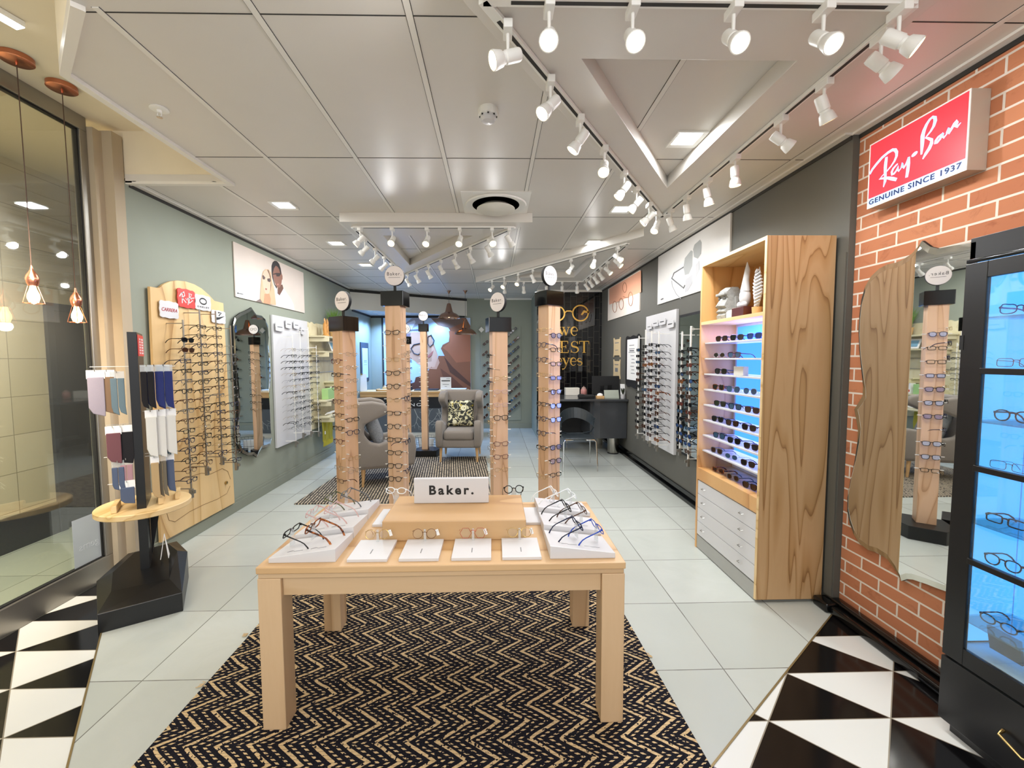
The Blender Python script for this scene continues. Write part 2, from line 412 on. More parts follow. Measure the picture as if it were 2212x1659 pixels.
# lights
M['lensW'] = emit('lit_warm_lens', 'ffe6a8', 14)
M['lensC'] = emit('lit_white_panel', 'f4fbff', 9)
M['bulb'] = emit('glowing_filament_bulb', 'ffd28a', 9)
M['ledb'] = emit('blue_led_panel', '3a84ff', 1.7)
M['ledc'] = emit('cyan_lit_panel', '56b4ff', 1.35)
M['signred'] = emit('lit_red_acrylic', 'e8303c', .75)
M['signwhite'] = emit('lit_white_acrylic', 'a9c4f4', .62)
# ------------------------------------------------------------------ room shell
HC, HU = 2.992, 3.36
XL, XR, XB, YB = -2.79, 2.20, 2.24, 9.80
apex = (-.755, .348)
def flat(pts, z0=-.03, z1=0.0): return MB().prism([(x, y, z0) for x, y in pts], (0, 0, z1-z0))
struct(flat([apex, (2.30, 2.673), (2.30, 9.9), (-2.9, 9.9), (-2.9, 3.213)]).build('floor', M['floor']))
struct(flat([apex, (2.30, 2.673), (3.0, 2.673), (3.0, -3), (-2.9, -3), (-2.9, 3.213)]).build('floor', M['checker']))
struct(flat([(-2.9, -3), (-2.9, 5.4), (-4.3, 5.4), (-4.3, -3)]).build('floor', M['mallfloor2']))
mb = MB()
for a, b in ((apex, (2.16, 2.566)), (apex, (-2.80, 3.08))):
    a = Vector((*a, .001)); b = Vector((*b, .001)); e = (b-a).normalized().cross(Vector((0, 0, 1)))*.004
    mb.prism([a+e, b+e, b-e, a-e], (0, 0, .002))
struct(mb.build('trim_1', plain('bronze_floor_strip', '8d7a52', .4, .6)))
struct(MB().bb(XL-.11, XL, 3.36, YB+.1, 0, HC).build('wall_left', M['wallL']))
struct(MB().bb(XR, XR+.2, 2.622, YB+.1, 0, HC).build('wall_right', M['wallR']))
struct(MB().bb(XB, XB+.2, -.6, 2.62, 0, HU).build('wall_brick', M['brick']))
struct(MB().bb(XL, XR, YB, YB+.1, 0, HC).build('wall_back', M['wallL']))
struct(MB().bb(.885, XR, 8.62, YB, 0, HC).build('wall_passage', M['wallL']))
mb = MB().bb(.885, XR, 8.60, 8.62, 0, HC-.04); struct(mb.build('wall_tiled', M['btile']))
# ceiling boards, hidden-grid bars, entrance recess
cpts = [(-2.03, 3.37), (XL, 3.37), (XL, YB), (XR, YB), (XR, 2.62), (XB, 2.62), (XB, .9), (-.67, .9), (-1.59, 1.72), (-2.03, 2.12)]
struct(MB().prism([(x, y, HC) for x, y in cpts], (0, 0, .05)).build('ceiling', M['ceil']))
mb = MB(); mk = MB()
for i in range(-2, 7):
    x = -1.524+.6*i
    if x < XL or x > XR: continue
    y0 = 3.37 if x < -2.03 else (2.12 if x < -1.59 and x > -2.03 else 1.0)
    y0 = 1.75 if abs(x+1.524) < .01 else y0
    mb.bb(x-.013, x+.013, y0, YB, HC-.004, HC+.001)
    for s in (-1, 1): mk.bb(x+s*.0145-.0012, x+s*.0145+.0012, y0, YB, HC-.0015, HC+.001)
for k in range(0, 7):
    y = 1.775+1.2*k; x0 = -2.03 if y < 3.3 else XL
    mk.bb(x0 if y > 2 else -1.6, XR, y-.0025, y+.0025, HC-.0015, HC+.001)
for y in (4.775, 5.975, 7.175, 8.375): mk.bb(XL, -1.52, y-.002, y+.002, HC-.0015, HC+.001)
struct(mb.build('trim_2', M['tbar'])); struct(mk.build('trim_3', M['darkslot']))
# shadow-line cornice along the walls and the entrance recess
mb = MB().bb(XL, XL+.05, 3.37, 8.3, HC-.012, HC+.001).bb(XR-.05, XR, 2.62, 8.6, HC-.012, HC+.001).bb(XB-.05, XB, .9, 2.62, HC-.012, HC+.001).bb(-.2, .885, YB-.02, YB, HC-.03, HC)
mb.bb(XL, -2.03, 3.37, 3.41, HC-.02, HC).bb(-2.03, -1.99, 2.12, 3.41, HC-.02, HC).bb(.885, XR, 8.58, 8.6, HC-.04, HC)
mb.prism([(-1.59, 1.72, HC-.02), (-1.56, 1.75, HC-.02), (-2.0, 2.14, HC-.02), (-2.03, 2.12, HC-.02)], (0, 0, .02))
struct(mb.build('trim_4', M['tbar']))
mb = MB().bb(XL, XL+.008, 3.4, 8.4, HC-.035, HC-.012).bb(XR-.008, XR, 2.63, 8.6, HC-.035, HC-.012).bb(XB-.008, XB, .9, 2.62, HC-.035, HC-.012)
struct(mb.build('trim_5', M['darkslot']))
mb = MB().bb(-4.3, 2.3, -1.0, 5.4, HU, HU+.05); mb.bb(-2.9, -2.03, 3.372, 3.42, HC+.02, HU); mb.bb(-2.03, -1.98, 2.12, 3.42, HC+.05, HU)
mb.prism([(-2.03, 2.12, HC+.05), (-1.59, 1.72, HC+.05), (-.67, .9, HC+.05), (-.63, .95, HC+.05), (-1.55, 1.77, HC+.05), (-1.98, 2.15, HC+.05)], (0, 0, HU-HC-.05))
struct(mb.build('ceiling', M['upper']))
# skirtings
mb = MB().bb(XL, XL+.015, 3.42, YB, 0, .13).bb(XL, XL+.022, 3.42, YB, 0, .10).bb(-2.79, .885, YB-.015, YB, 0, .12)
struct(mb.build('baseboard_left', M['skirtg'], bevel=.003))
mb = MB().bb(XR-.015, XR, 3.55, 8.6, 0, .12).bb(XR-.05, XR, 3.55, 8.6, 0, .045); struct(mb.build('baseboard_right', M['blackg'], bevel=.006))
mb = MB().bb(XB-.11, XB, .4, 2.56, 0, .05).bb(XB-.06, XB, .4, 2.62, .05, .075).bb(XR-.09, XR, 2.56, 2.68, 0, .06); struct(mb.build('baseboard_brick', M['blackg'], bevel=.012, seg=3))
# dark infill panel between cabinet and brick wall, pier at the window
struct(MB().bb(2.19, 2.20, 2.628, 2.69, .07, 2.28).build('trim_6', M['wallR']))
mb = MB().bb(-2.92, -2.86, 3.20, 3.27, 0, 3.30); mb.bb(-2.9, -2.788, 3.27, 3.359, 0, HU-.05)
struct(mb.build('wall_pier', plain('beige_grey_plaster', 'b3a48c', .8)))
# shop window
wn = bpy.data.objects.new('window_1', None); COL.objects.link(wn); wn.location = (-2.93, 1.5, 0); struct(wn)
mb = MB().bb(-2.96, -2.90, -.6, 3.20, 0, .17).bb(-2.96, -2.90, -.6, 3.20, 3.26, 3.36).bb(-2.96, -2.90, 3.145, 3.20, .17, 3.26)
mb.build('window_frame', M['alu'], wn, bevel=.004)
mb = MB().bb(-2.945, -2.915, 3.135, 3.147, .17, 3.26).bb(-2.945, -2.915, -.6, 3.145, .168, .178).bb(-2.945, -2.915, -.6, 3.145, 3.25, 3.262)
mb.build('gasket', M['blackm'], wn)
MB().bb(-2.934, -2.926, -.6, 3.14, .17, 3.26).build('window_pane', M['glass'], wn)
t = plain('frosted_vinyl', 'ced4da', .5); 
fv = MB().bb(-2.9255, -2.9245, 2.93, 3.132, .18, .52).build('frosted_decal', clear('frosted_film', 'd5dbe0', .55, .3, .05), wn)
text('gems', (-2.9235, 3.12, .27), (0, -1, 0), (0, 0, 1), .15, .05, clear('pale_film', 'eef2f6', .5, .3, .05), 'decal_lettering', wn)
# corridor seen through the window
struct(MB().bb(-4.3, -4.15, -3, 4.03, .30, HU).build('wall_corridor', M['mallwall']))
struct(MB().bb(-4.3, -4.13, -3, 4.03, 0, .30).build('baseboard_corridor', M['blackg']))
struct(MB().bb(-4.3, -4.15, 4.03, 5.4, 2.15, HU).build('wall_corridor', M['mallwall']))
struct(MB().bb(-4.3, -2.9, 5.2, 5.4, 0, HU).build('wall_corridor', M['mallwall']))
struct(MB().bb(-3.42, -2.96, 3.75, 3.95, 0, HU).build('wall_corridor', M['palewall']))
dr = MB().bb(-4.24, -4.16, 4.06, 5.1, 0, 2.13).build('door_1', plain('dark_brown_door', '17120f', .35)); struct(dr)
MB().bb(-4.17, -4.12, 4.03, 4.10, 0, 2.15).bb(-4.17, -4.12, 4.03, 5.1, 2.1, 2.17).build('door_frame', M['blackm'], dr, bevel=.004)
# linear lamp in the entrance ceiling
a, b = hz(45, 62, HU-.03), hz(-60, 2, HU-.03)
d = (b-a).normalized(); e = d.cross(Vector((0, 0, 1)))*.035
t = thing('linear_lamp', 'long white strip light on the cream ceiling above the shop window', 'ceiling light', tuple(a))
MB().prism([a+e, a-e, b-e, b+e], (0, 0, .028)).build('lamp_body', M['whitem'], t, bevel=.003)
MB().prism([a+e*.8+Vector((0, 0, -.002)), a-e*.8+Vector((0, 0, -.002)), b-e*.8+Vector((0, 0, -.002)), b+e*.8+Vector((0, 0, -.002))], (0, 0, .004)).build('diffuser', M['lensC'], t)

# ------------------------------------------------------------------ ceiling fittings
t = thing('air_diffuser', 'round white air diffuser set in a square ceiling plate', 'air vent', (.03, 3.87, HC))
c = (.03, 3.83, HC)
MB().ring([(c[0]+sx*.29, c[1]+sy*.29, HC-.008) for sx, sy in ((-1, -1), (0, -1), (1, -1), (1, 0), (1, 1), (0, 1), (-1, 1), (-1, 0))],
          [(c[0]+.22*math.cos(math.radians(a)), c[1]+.22*math.sin(math.radians(a)), HC-.008) for a in (225, 270, 315, 0, 45, 90, 135, 180)], (0, 0, .008)).build('plate', M['whitem'], t)
MB().lathe([(.27, -.010), (.265, -.022), (.24, -.022), (.205, -.012)], c, 40).build('outer_cone', M['whitem'], t, smooth=True)
MB().lathe([(.212, -.0125), (.0, -.0125)], c, 40).build('throat_shade', M['darkslot'], t)  # flat dark disc, shade of the opening put into its colour
MB().lathe([(.0, -.066), (.14, -.06), (.168, -.052), (.168, -.045), (.12, -.013)], c, 40).build('centre_disc', M['offw'], t, smooth=True)
t = thing('smoke_detector', 'small round white smoke detector on the ceiling boards', 'smoke detector', (-.02, 2.40, HC))
c = (-.02, 2.40, HC)
MB().lathe([(.052, 0), (.055, -.01), (.055, -.035), (.047, -.040)], c, 28).build('base', M['whitem'], t, smooth=True)
MB().lathe([(.043, -.040), (.044, -.055), (.034, -.068), (.0, -.074)], c, 28).build('sensor_head', M['white'], t, smooth=True)
mb = MB()
for k in range(8):
    a = k*PI/4; mb.box((c[0]+.045*math.cos(a), c[1]+.045*math.sin(a), c[2]-.044), (.008, .008, .006))
mb.build('slot', M['darkslot'], t)
t = thing('sprinkler', 'small white fire sprinkler beside the entrance recess', 'sprinkler', (-1.80, 2.42, HC)); c = (-1.80, 2.42, HC)
MB().lathe([(.042, 0), (.045, -.006), (.03, -.010), (.0, -.010)], c, 24).build('rosette', M['whitem'], t, smooth=True)
MB().lathe([(.012, -.01), (.012, -.022), (.008, -.024)], c, 12).tube([(c[0]-.008, c[1], HC-.02), (c[0]-.012, c[1], HC-.035), (c[0], c[1], HC-.045)], .002).tube([(c[0]+.008, c[1], HC-.02), (c[0]+.012, c[1], HC-.035), (c[0], c[1], HC-.045)], .002).build('nozzle', M['whitem'], t, smooth=True)
MB().lathe([(.014, -.046), (.014, -.048), (.0, -.048)], c, 12).build('deflector', M['steel'], t)
dl_lab = ['square recessed ceiling light over the sock stand side, nearest the entrance', 'square recessed ceiling light above the poster of the couple', 'square recessed ceiling light near the wall shelf, farthest from the entrance',
          'square recessed ceiling light beside the tip of the largest triangular lamp frame', 'square recessed ceiling light beside the beam of the farthest triangular lamp frame', 'square recessed light inside the opening of the largest triangular frame']
for i, (x, y) in enumerate([(-1.84, 3.87), (-1.835, 5.11), (-1.84, 6.27), (1.18, 3.95), (1.19, 5.06), (1.21, 2.70)]):
    t = thing('recessed_light', dl_lab[i], 'ceiling light', (x, y, HC), 'recessed square ceiling lights')
    q = [(-1, -1), (1, -1), (1, 1), (-1, 1)]
    MB().ring([(x+a*.095, y+b*.095, HC-.012) for a, b in q], [(x+a*.07, y+b*.07, HC-.004) for a, b in q], (0, 0, .012)).build('rim', M['whitem'], t, bevel=.002)
    MB().bb(x-.068, x+.068, y-.068, y+.068, HC-.004, HC-.002).build('diffuser', M['lensC'], t)
    lamp('light', 'AREA', (x, y, HC-.014), 16, (.93, .97, 1), .13, DOWN((x, y, HC)), t)
# triangular lamp frames
def tri_frame(lab, corner, sx, base_w, leg):
    """right-angled triangle: corner = right angle of the track, sx = direction of the short side, legs base_w x leg"""
    cx, cy = corner; A = Vector((cx, cy)); Bp = Vector((cx+sx*base_w, cy)); C_ = Vector((cx, cy+leg[1]))
    cen = (A+Bp+C_)/3
    def off(k): return [cen+(p-cen)*k for p in (A, Bp, C_)]
    t = thing('triangular_lamp_frame', lab, 'lamp frame', (cx, cy, 2.90))
    o = off(1.16); i = off(.60)
    ob = [(p.x, p.y, 2.905) for p in o]; ib = [(p.x, p.y, 2.905) for p in i]
    MB().ring(ob, ib, (0, 0, HC-2.905)).build('dropped_panel', M['ceil'], t, bevel=.002)
    for (p, q) in ((A, Bp), (A, C_), (Bp, C_)):
        P = Vector((p.x, p.y, 2.8865)); Q = Vector((q.x, q.y, 2.8865)); d = (Q-P).normalized(); e = d.cross(Vector((0, 0, 1)))*.019
        tr = MB().prism([P+e, Q+e, Q-e, P-e], (0, 0, .0175)).build('track_rail', M['whitem'], t, bevel=.002)
        e2 = e*.42; z = Vector((0, 0, -.0008)); P2 = P+d*.1; Q2 = Q-d*.1
        MB().prism([P2+e2+z, Q2+e2+z, Q2-e2+z, P2-e2+z], (0, 0, .003)).build('slot', M['darkslot'], tr)
    return t
tri_frame('largest triangular dropped ceiling frame with white lamp tracks, nearest the entrance', (1.52, 1.575), -1, 1.55, (0, 2.28))
tri_frame('triangular dropped ceiling frame with lamp tracks above the wooden posts', (-1.34, 4.18), 1, 1.55, (0, 2.36))
tri_frame('triangular dropped ceiling frame with lamp tracks in front of the black tiled wall', (1.50, 7.11), -1, 1.62, (0, -2.36))
# track spotlights
sp = thing('track_spotlight', 'x', 'spotlight', (0, 0, 0), local=True)
MB().box((0, 0, -.016), (.034, .075, .032)).build('adapter', M['whitem'], sp, bevel=.003)
MB().lathe([(.007, -.03), (.006, -.10)], (0, 0, 0), 10).build('stem', M['whitem'], sp, smooth=True)
hd = MB().lathe([(.0, .055), (.022, .052), (.0245, .045), (.0245, -.01), (.021, -.014), (.021, -.022), (.028, -.028), (.034, -.058), (.0345, -.066), (.031, -.067), (.029, -.055)], (0, 0, 0), 20).build('lamp_head', M['whitem'], sp, smooth=True)
ln = MB().lathe([(.0, -.062), (.031, -.058)], (0, 0, 0), 20).build('lens', M['lensW'], hd, smooth=True)
hd.location = (0, 0, -.115)
def spot(x, y, d, label, group, energy=5.0):
    if y < 1.6: energy = 3.2
    elif x < 1.0 and y < 3.0: energy = 3.9
    if x > 1.4 and y < 2.1: energy = 2.2
    global _firstspot
    r = sp.copy(); COL.objects.link(r); r.location = (x, y, 2.888); r['label'] = label; r['group'] = group
    if '_local' in r: del r['_local']
    for ch in SPK:
        c = ch.copy(); COL.objects.link(c); c.parent = r
        if ch is hd:
            D = Vector(d).normalized(); c.rotation_euler = D.to_track_quat('-Z', 'Y').to_euler()
            k = ln.copy(); COL.objects.link(k); k.parent = c
            pos = Vector((x, y, 2.888-.115))+D*.075
            lamp('light', 'SPOT', tuple(pos), energy*LAMPK, (.98, .975, 1.0), .03, tuple(pos+D), None, 2.75)
LAMPK = 2.2
SPK = list(sp.children)
G1, G2, G3 = 'spotlights on the largest triangular frame', 'spotlights on the frame above the posts', 'spotlights on the frame by the black tiled wall'
for i, x in enumerate([.205, .503, .866, 1.193, 1.47]):
    spot(x, 1.575, (-.10+.05*i, -.62, -.62) if i < 4 else (.6, -.35, -.55), f'track spotlight on the front rail of largest triangular frame, {ORD[4-i]} from brick wall', G1)
for i, (x, y) in enumerate([(.062, 1.678), (.265, 1.985), (.461, 2.285), (.67, 2.60), (.893, 2.935), (1.069, 3.20), (1.277, 3.51), (1.42, 3.72)]):
    spot(x, y, [(-.8, -.25, -.35), (-.6, -.3, -.7), (-.6, .1, -.8), (-.2, -.6, -.7), (-.6, .0, -.8), (-.6, .3, -.7), (-.7, .2, -.6), (-.4, -.3, -.8)][i], f'track spotlight on the sloping rail of largest triangular frame, {ORD[i]} from entrance', G1)
for i, y in enumerate([1.70, 1.985, 2.277, 2.70, 3.04, 3.36, 3.66]):
    spot(1.52, y, [(.75, -.1, -.6), (.45, .1, -.85), (.75, -.1, -.55), (.1, .05, -.98), (.25, .1, -.9), (.2, .2, -.9), (.4, .1, -.85)][i], f'track spotlight on the wall-side rail of largest triangular frame, {ORD[i]} from entrance', G1)
for i, x in enumerate([-1.273, -.965, -.632, -.317, -.005, .16]):
    spot(x, 4.18, [(-.6, -.1, -.6), (-.05, -.65, -.6), (-.1, -.6, -.7), (-.1, -.6, -.7), (.1, -.6, -.6), (.5, .3, -.7)][i], f'track spotlight on the front rail of frame above the posts, {ORD[i]} from sage wall', G2)
for i, y in enumerate([4.55, 4.95, 5.34, 5.70, 6.1]):
    spot(-1.34, y, (-.7, .1, -.6), f'track spotlight on the sage-wall rail of frame above posts, {ORD[i]} from entrance', G2)
for i, (x, y) in enumerate([(-.045, 4.58), (-.252, 4.89), (-.45, 5.19), (-.663, 5.52), (-.867, 5.82), (-1.081, 6.145), (-1.27, 6.43)]):
    spot(x, y, (.45, .35, -.8), f'track spotlight on the sloping rail of frame above posts, {ORD[i]} from entrance', G2)
for i, (x, y) in enumerate([(-.014, 6.97), (.178, 6.69), (.376, 6.40), (.569, 6.12), (1.0, 5.49), (1.22, 5.17), (1.42, 4.88)]):
    spot(x, y, [(-.5, -.5, -.6), (-.4, -.6, -.6), (-.3, -.5, -.7), (.4, .3, -.8), (-.5, -.1, -.7), (-.3, -.5, -.7), (.5, -.5, -.6)][i], f'track spotlight on the long front rail of frame by tiled wall, {ORD[6-i]} from charcoal wall', G3)
for i, y in enumerate([5.15, 5.6, 5.95, 6.25, 6.55, 6.85]):
    spot(1.50, y, (.6, -.35 if i < 2 else .2, -.7), f'track spotlight on the charcoal-wall rail of frame by tiled wall, {ORD[i]} from entrance', G3)
for i, x in enumerate([.19, .51, .89, 1.15, 1.40]):
    spot(x, 7.11, (.1, .5, -.8), f'track spotlight on the rear rail of frame by tiled wall, {ORD[4-i]} from charcoal wall', G3)
for o in [ln, hd]+[c for c in SPK if c is not hd]+[sp]:
    bpy.data.objects.remove(o)

# copper pendants by the window
for i, (x, y, zb, lab) in enumerate([(-2.70, 2.575, 2.02, 'copper pendant lamp with glowing bare bulb by the window, nearer the entrance'), (-2.70, 2.83, 1.93, 'copper pendant lamp with glowing bare bulb by the window, nearer the sage wall')]):
    t = thing('pendant_lamp', lab, 'pendant lamp', (x, y, HU), 'copper pendants at the window')
    MB().lathe([(.075, 0), (.075, -.026), (.07, -.03), (.006, -.032), (.006, -.05)], (x, y, HU), 28).build('ceiling_rose', M['copper'], t, smooth=True)
    mb = MB().tube([(x, y, HU-.04), (x+.002, y, (HU+zb)/2), (x, y, zb+.16)], .0025, 6); mb.build('cord', plain('brown_cord', '4a3427', .7), t, smooth=True)
    MB().lathe([(.004, .17), (.008, .145), (.014, .135), (.027, .11), (.031, .09), (.026, .065), (.021, .055), (.021, .05), (.0, .05)], (x, y, zb), 20).build('lamp_cap', M['copper'], t, smooth=True)
    mb = MB()
    for k in range(4):
        a = PI/4+k*PI/2; mb.tube([(x+.02*math.cos(a), y+.02*math.sin(a), zb+.05), (x+.045*math.cos(a), y+.045*math.sin(a), zb-.05)], .0018, 5)
    q = [(x+.045*math.cos(PI/4+k*PI/2), y+.045*math.sin(PI/4+k*PI/2), zb-.05) for k in range(4)]
    mb.tube(q, .0018, 5, True); mb.build('wire_guard', M['copper'], t, smooth=True)
    MB().lathe([(.012, .05), (.016, .03), (.027, .0), (.028, -.02), (.02, -.045), (.0, -.055)], (x, y, zb), 18).build('bulb', M['bulb'], t, smooth=True)
    lamp('light', 'POINT', (x, y, zb-.075), 3.5, (1, .68, .38), .03, None, t)
# copper shades over the counter
for i, (x, y, zt, r, lab) in enumerate([(-.89, 8.65, 2.74, .225, 'bell shaped copper pendant shade over the counter, the higher one'), (-.56, 8.65, 2.42, .225, 'bell shaped copper pendant shade over the counter, the lower one')]):
    t = thing('pendant_lamp', lab, 'pendant lamp', (x, y, HC), 'copper shades over the counter')
    MB().lathe([(.05, 0), (.045, -.006), (.012, -.05), (.006, -.07)], (x, y, HC), 20).build('ceiling_rose', M['coppershade'], t, smooth=True)
    MB().tube([(x, y, HC-.05), (x, y, zt)], .003, 6).build('cord', M['ink'], t)
    MB().lathe([(.0, 0), (.03, -.002), (.04, -.02), (.075, -.165), (.10, -.19), (.16, -.215), (.205, -.26), (r, -.295), (r-.004, -.30), (.20, -.262), (.155, -.222), (.09, -.2), (.0, -.19)], (x, y, zt), 36).build('shade', M['coppershade'], t, smooth=True)
    MB().ball((x, y, zt-.25), .035).build('bulb', M['bulb'], t, smooth=True)
# ------------------------------------------------------------------ spectacles
def outline(shape, n=20):
    w, h = {'rect': (.052, .032), 'round': (.046, .044), 'cat': (.053, .036), 'hex': (.052, .046), 'way': (.052, .041), 'avi': (.056, .048), 'wrap': (.062, .040), 'oval': (.050, .034), 'panto': (.048, .042)}[shape]
    P = []
    for k in range(n):
        a = 2*PI*k/n; c, s = math.cos(a), math.sin(a)
        e = {'rect': 4.5, 'round': 2, 'cat': 2.6, 'hex': 2, 'way': 3.2, 'avi': 2.4, 'wrap': 2.8, 'oval': 2.2, 'panto': 2.3}[shape]
        x = math.copysign(abs(c)**(2/e), c)*w/2; z = math.copysign(abs(s)**(2/e), s)*h/2
        if shape == 'cat' and c > 0 and s > 0: z += .006*c*s*2
        if shape in ('way', 'panto'): x *= 1+.12*(z/(h/2))
        if shape == 'avi': x *= 1+.10*(z/(h/2)); z -= .003*(1-c)*.5
        if shape == 'wrap': z *= 1-.25*max(0, c)
        P.append((x, z))
    if shape == 'hex':
        P = []
        for k in range(6):
            a = 2*PI*k/6; b = 2*PI*(k+1)/6
            for j in range(3):
                f = j/3; P.append(((math.cos(a)*(1-f)+math.cos(b)*f)*w/2*1.05, (math.sin(a)*(1-f)+math.sin(b)*f)*h/2*1.12))
    return P, w, h
FR = {'black': M['blackg'], 'bronze': plain('bronze_wire', '6b4630', .3, .8), 'navy': plain('navy_acetate', '141b3a', .15), 'brown': plain('brown_acetate', '4a2c1c', .2), 'tortoiseshell': M['tort'],
      'gold': plain('thin_gold_wire', 'c2a15e', .25, 1.0), 'silver': plain('thin_silver_wire', '9a9a98', .25, 1.0), 'clear': plain('clear_white_acetate', 'e4e8ea', .15),
      'red': plain('red_wire', 'a8422c', .3, .4), 'blue': plain('blue_acetate', '2346a8', .2), 'grey': plain('grey_acetate', '5d5f62', .3),
      'olive': plain('olive_acetate', '55583a', .25), 'pink': plain('pale_pink_acetate', 'c9a8a4', .2), 'plum': plain('plum_acetate', '5a2a30', .2), 'yellow': plain('yellow_rubber', 'c9b128', .4), 'white': plain('white_acetate', 'e9e8e4', .2)}
LN = {'clear': clear('clear_lens', 'fafcfc', .0, .02, .035), 'blue': clear('blue_coated_lens', 'b4c4ff', .10, .02, .25), 'dark': plain('dark_sun_lens', '141416', .06, .0, .6), 'brown': plain('brown_sun_lens', '3a2418', .06), 'amber': plain('amber_mirror_lens', '8a5a2c', .08, .5),
      'mirrorblue': plain('blue_mirror_lens', '2f4f88', .08, .6), 'bluegrey': plain('blue_grey_sun_lens', '33506e', .06), 'rose': plain('rose_mirror_lens', '7e4036', .08, .5)}
PROTO = {}
def glasses_proto(shape, fr, ln):
    key = (shape, fr, ln)
    if key in PROTO: return PROTO[key]
    sun = ln not in ('clear', 'blue'); wire = fr in ('gold', 'silver', 'red', 'bronze')
    P, w, h = outline(shape, 16); rr = .0012 if wire else (.0032 if fr == 'tortoiseshell' else .0027 if sun or fr in ('black', 'tortoiseshell', 'navy', 'clear', 'white') else .0021)
    cx = w/2+.009; wrap = .10 if shape == 'wrap' else 0.03
    name = 'sunglasses' if sun else 'eyeglasses'
    r = thing(name, 'x', 'sunglasses' if sun else 'glasses', local=True)
    mb = MB(); ml = MB()
    for s in (-1, 1):
        pts = [(s*(cx+x), wrap*((cx+x)**2)*(8 if shape == 'wrap' else 3), z) for x, z in P]
        mb.tube(pts, rr, 5, True); ml.poly([(a*1.0, b+.0004, c*1.0) for a, b, c in (pts if s > 0 else pts[::-1])])
    ytop = {'round': .004, 'oval': .004}.get(shape, h*.22)
    mb.tube([(-.0115, .001, ytop*.8), (-.005, -.001, ytop+.003), (.005, -.001, ytop+.003), (.0115, .001, ytop*.8)], rr*1.1, 5)
    if shape == 'avi': mb.tube([(-.014, .001, h*.44), (.014, .001, h*.44)], rr, 5)
    if not wire:
        for s in (-1, 1): mb.box((s*(cx+w/2+.001), .004+wrap*.01, h*.25), (.006, .010, .008))
    ye = wrap*((cx+w/2)**2)*(8 if shape == 'wrap' else 3)
    mb.build('frame', FR[fr], r, smooth=True)
    ml.build('lens', LN[ln], r)
    tr = .0013 if wire else (.0055 if fr == 'tortoiseshell' else .0036)
    for s in (-1, 1):
        X = s*(cx+w/2+.004)
        MB().tube([(X, ye+.004, h*.25), (X*1.01, ye+.02, h*.25), (X*1.0, .085, h*.25), (X*.97, .105, h*.25-.004), (X*.94, .125, h*.25-.016), (X*.92, .142, h*.25-.034)], [tr*.9, tr, tr*.8, tr*.9, tr*1.1, tr*1.0], 5, sx=.5 if not wire else 1).build('temple_arm', FR[fr], r, smooth=True)
    PROTO[key] = (r, list(r.children)); return PROTO[key]
def rotm(rz, pitch=0.0, roll=0.0):
    return (Matrix.Rotation(rz, 3, 'Z') @ Matrix.Rotation(pitch, 3, 'X') @ Matrix.Rotation(roll, 3, 'Y')).to_euler()
def glasses(shape, fr, ln, loc, rz, label, group, pitch=0.0, roll=0.0):
    r, ks = glasses_proto(shape, fr, ln)
    o = r.copy(); COL.objects.link(o)
    if '_local' in o: del o['_local']
    o.location = loc; o.rotation_euler = rotm(rz, pitch, roll); o['label'] = label; o['group'] = group
    for k in ks:
        c = k.copy(); COL.objects.link(c); c.parent = o
    return o
SH = {'rect': 'rectangular', 'round': 'round', 'cat': 'cat-eye', 'hex': 'hexagonal', 'way': 'square', 'avi': 'aviator', 'wrap': 'wraparound', 'oval': 'oval', 'panto': 'rounded'}
def describe(shape, fr, ln):
    sun = ln not in ('clear', 'blue')
    return f'{fr} {SH[shape]} ' + ('sunglasses' if sun else 'eyeglasses')
OPT = [('rect', 'black', 'clear'), ('way', 'black', 'clear'), ('rect', 'grey', 'clear'), ('panto', 'brown', 'clear'), ('rect', 'silver', 'clear'), ('cat', 'black', 'clear'), ('oval', 'brown', 'clear'), ('rect', 'black', 'clear'), ('way', 'navy', 'clear'), ('rect', 'navy', 'clear')]
THIN = [('rect', 'silver', 'clear'), ('rect', 'black', 'clear'), ('oval', 'silver', 'clear'), ('rect', 'grey', 'clear'), ('panto', 'gold', 'clear'), ('rect', 'black', 'clear')]
SPORT = [('wrap', 'black', 'dark'), ('wrap', 'black', 'mirrorblue'), ('way', 'brown', 'brown'), ('wrap', 'grey', 'dark'), ('way', 'black', 'dark'), ('wrap', 'black', 'dark'), ('way', 'black', 'dark'), ('rect', 'black', 'dark'), ('way', 'brown', 'brown'), ('wrap', 'black', 'bluegrey'), ('wrap', 'tortoiseshell', 'amber'), ('rect', 'black', 'bluegrey'), ('wrap', 'brown', 'rose'), ('wrap', 'black', 'dark'), ('way', 'black', 'brown')]
SUN = [('way', 'black', 'dark'), ('way', 'brown', 'brown'), ('round', 'black', 'dark'), ('avi', 'gold', 'bluegrey'), ('way', 'tortoiseshell', 'brown'), ('panto', 'black', 'bluegrey')]

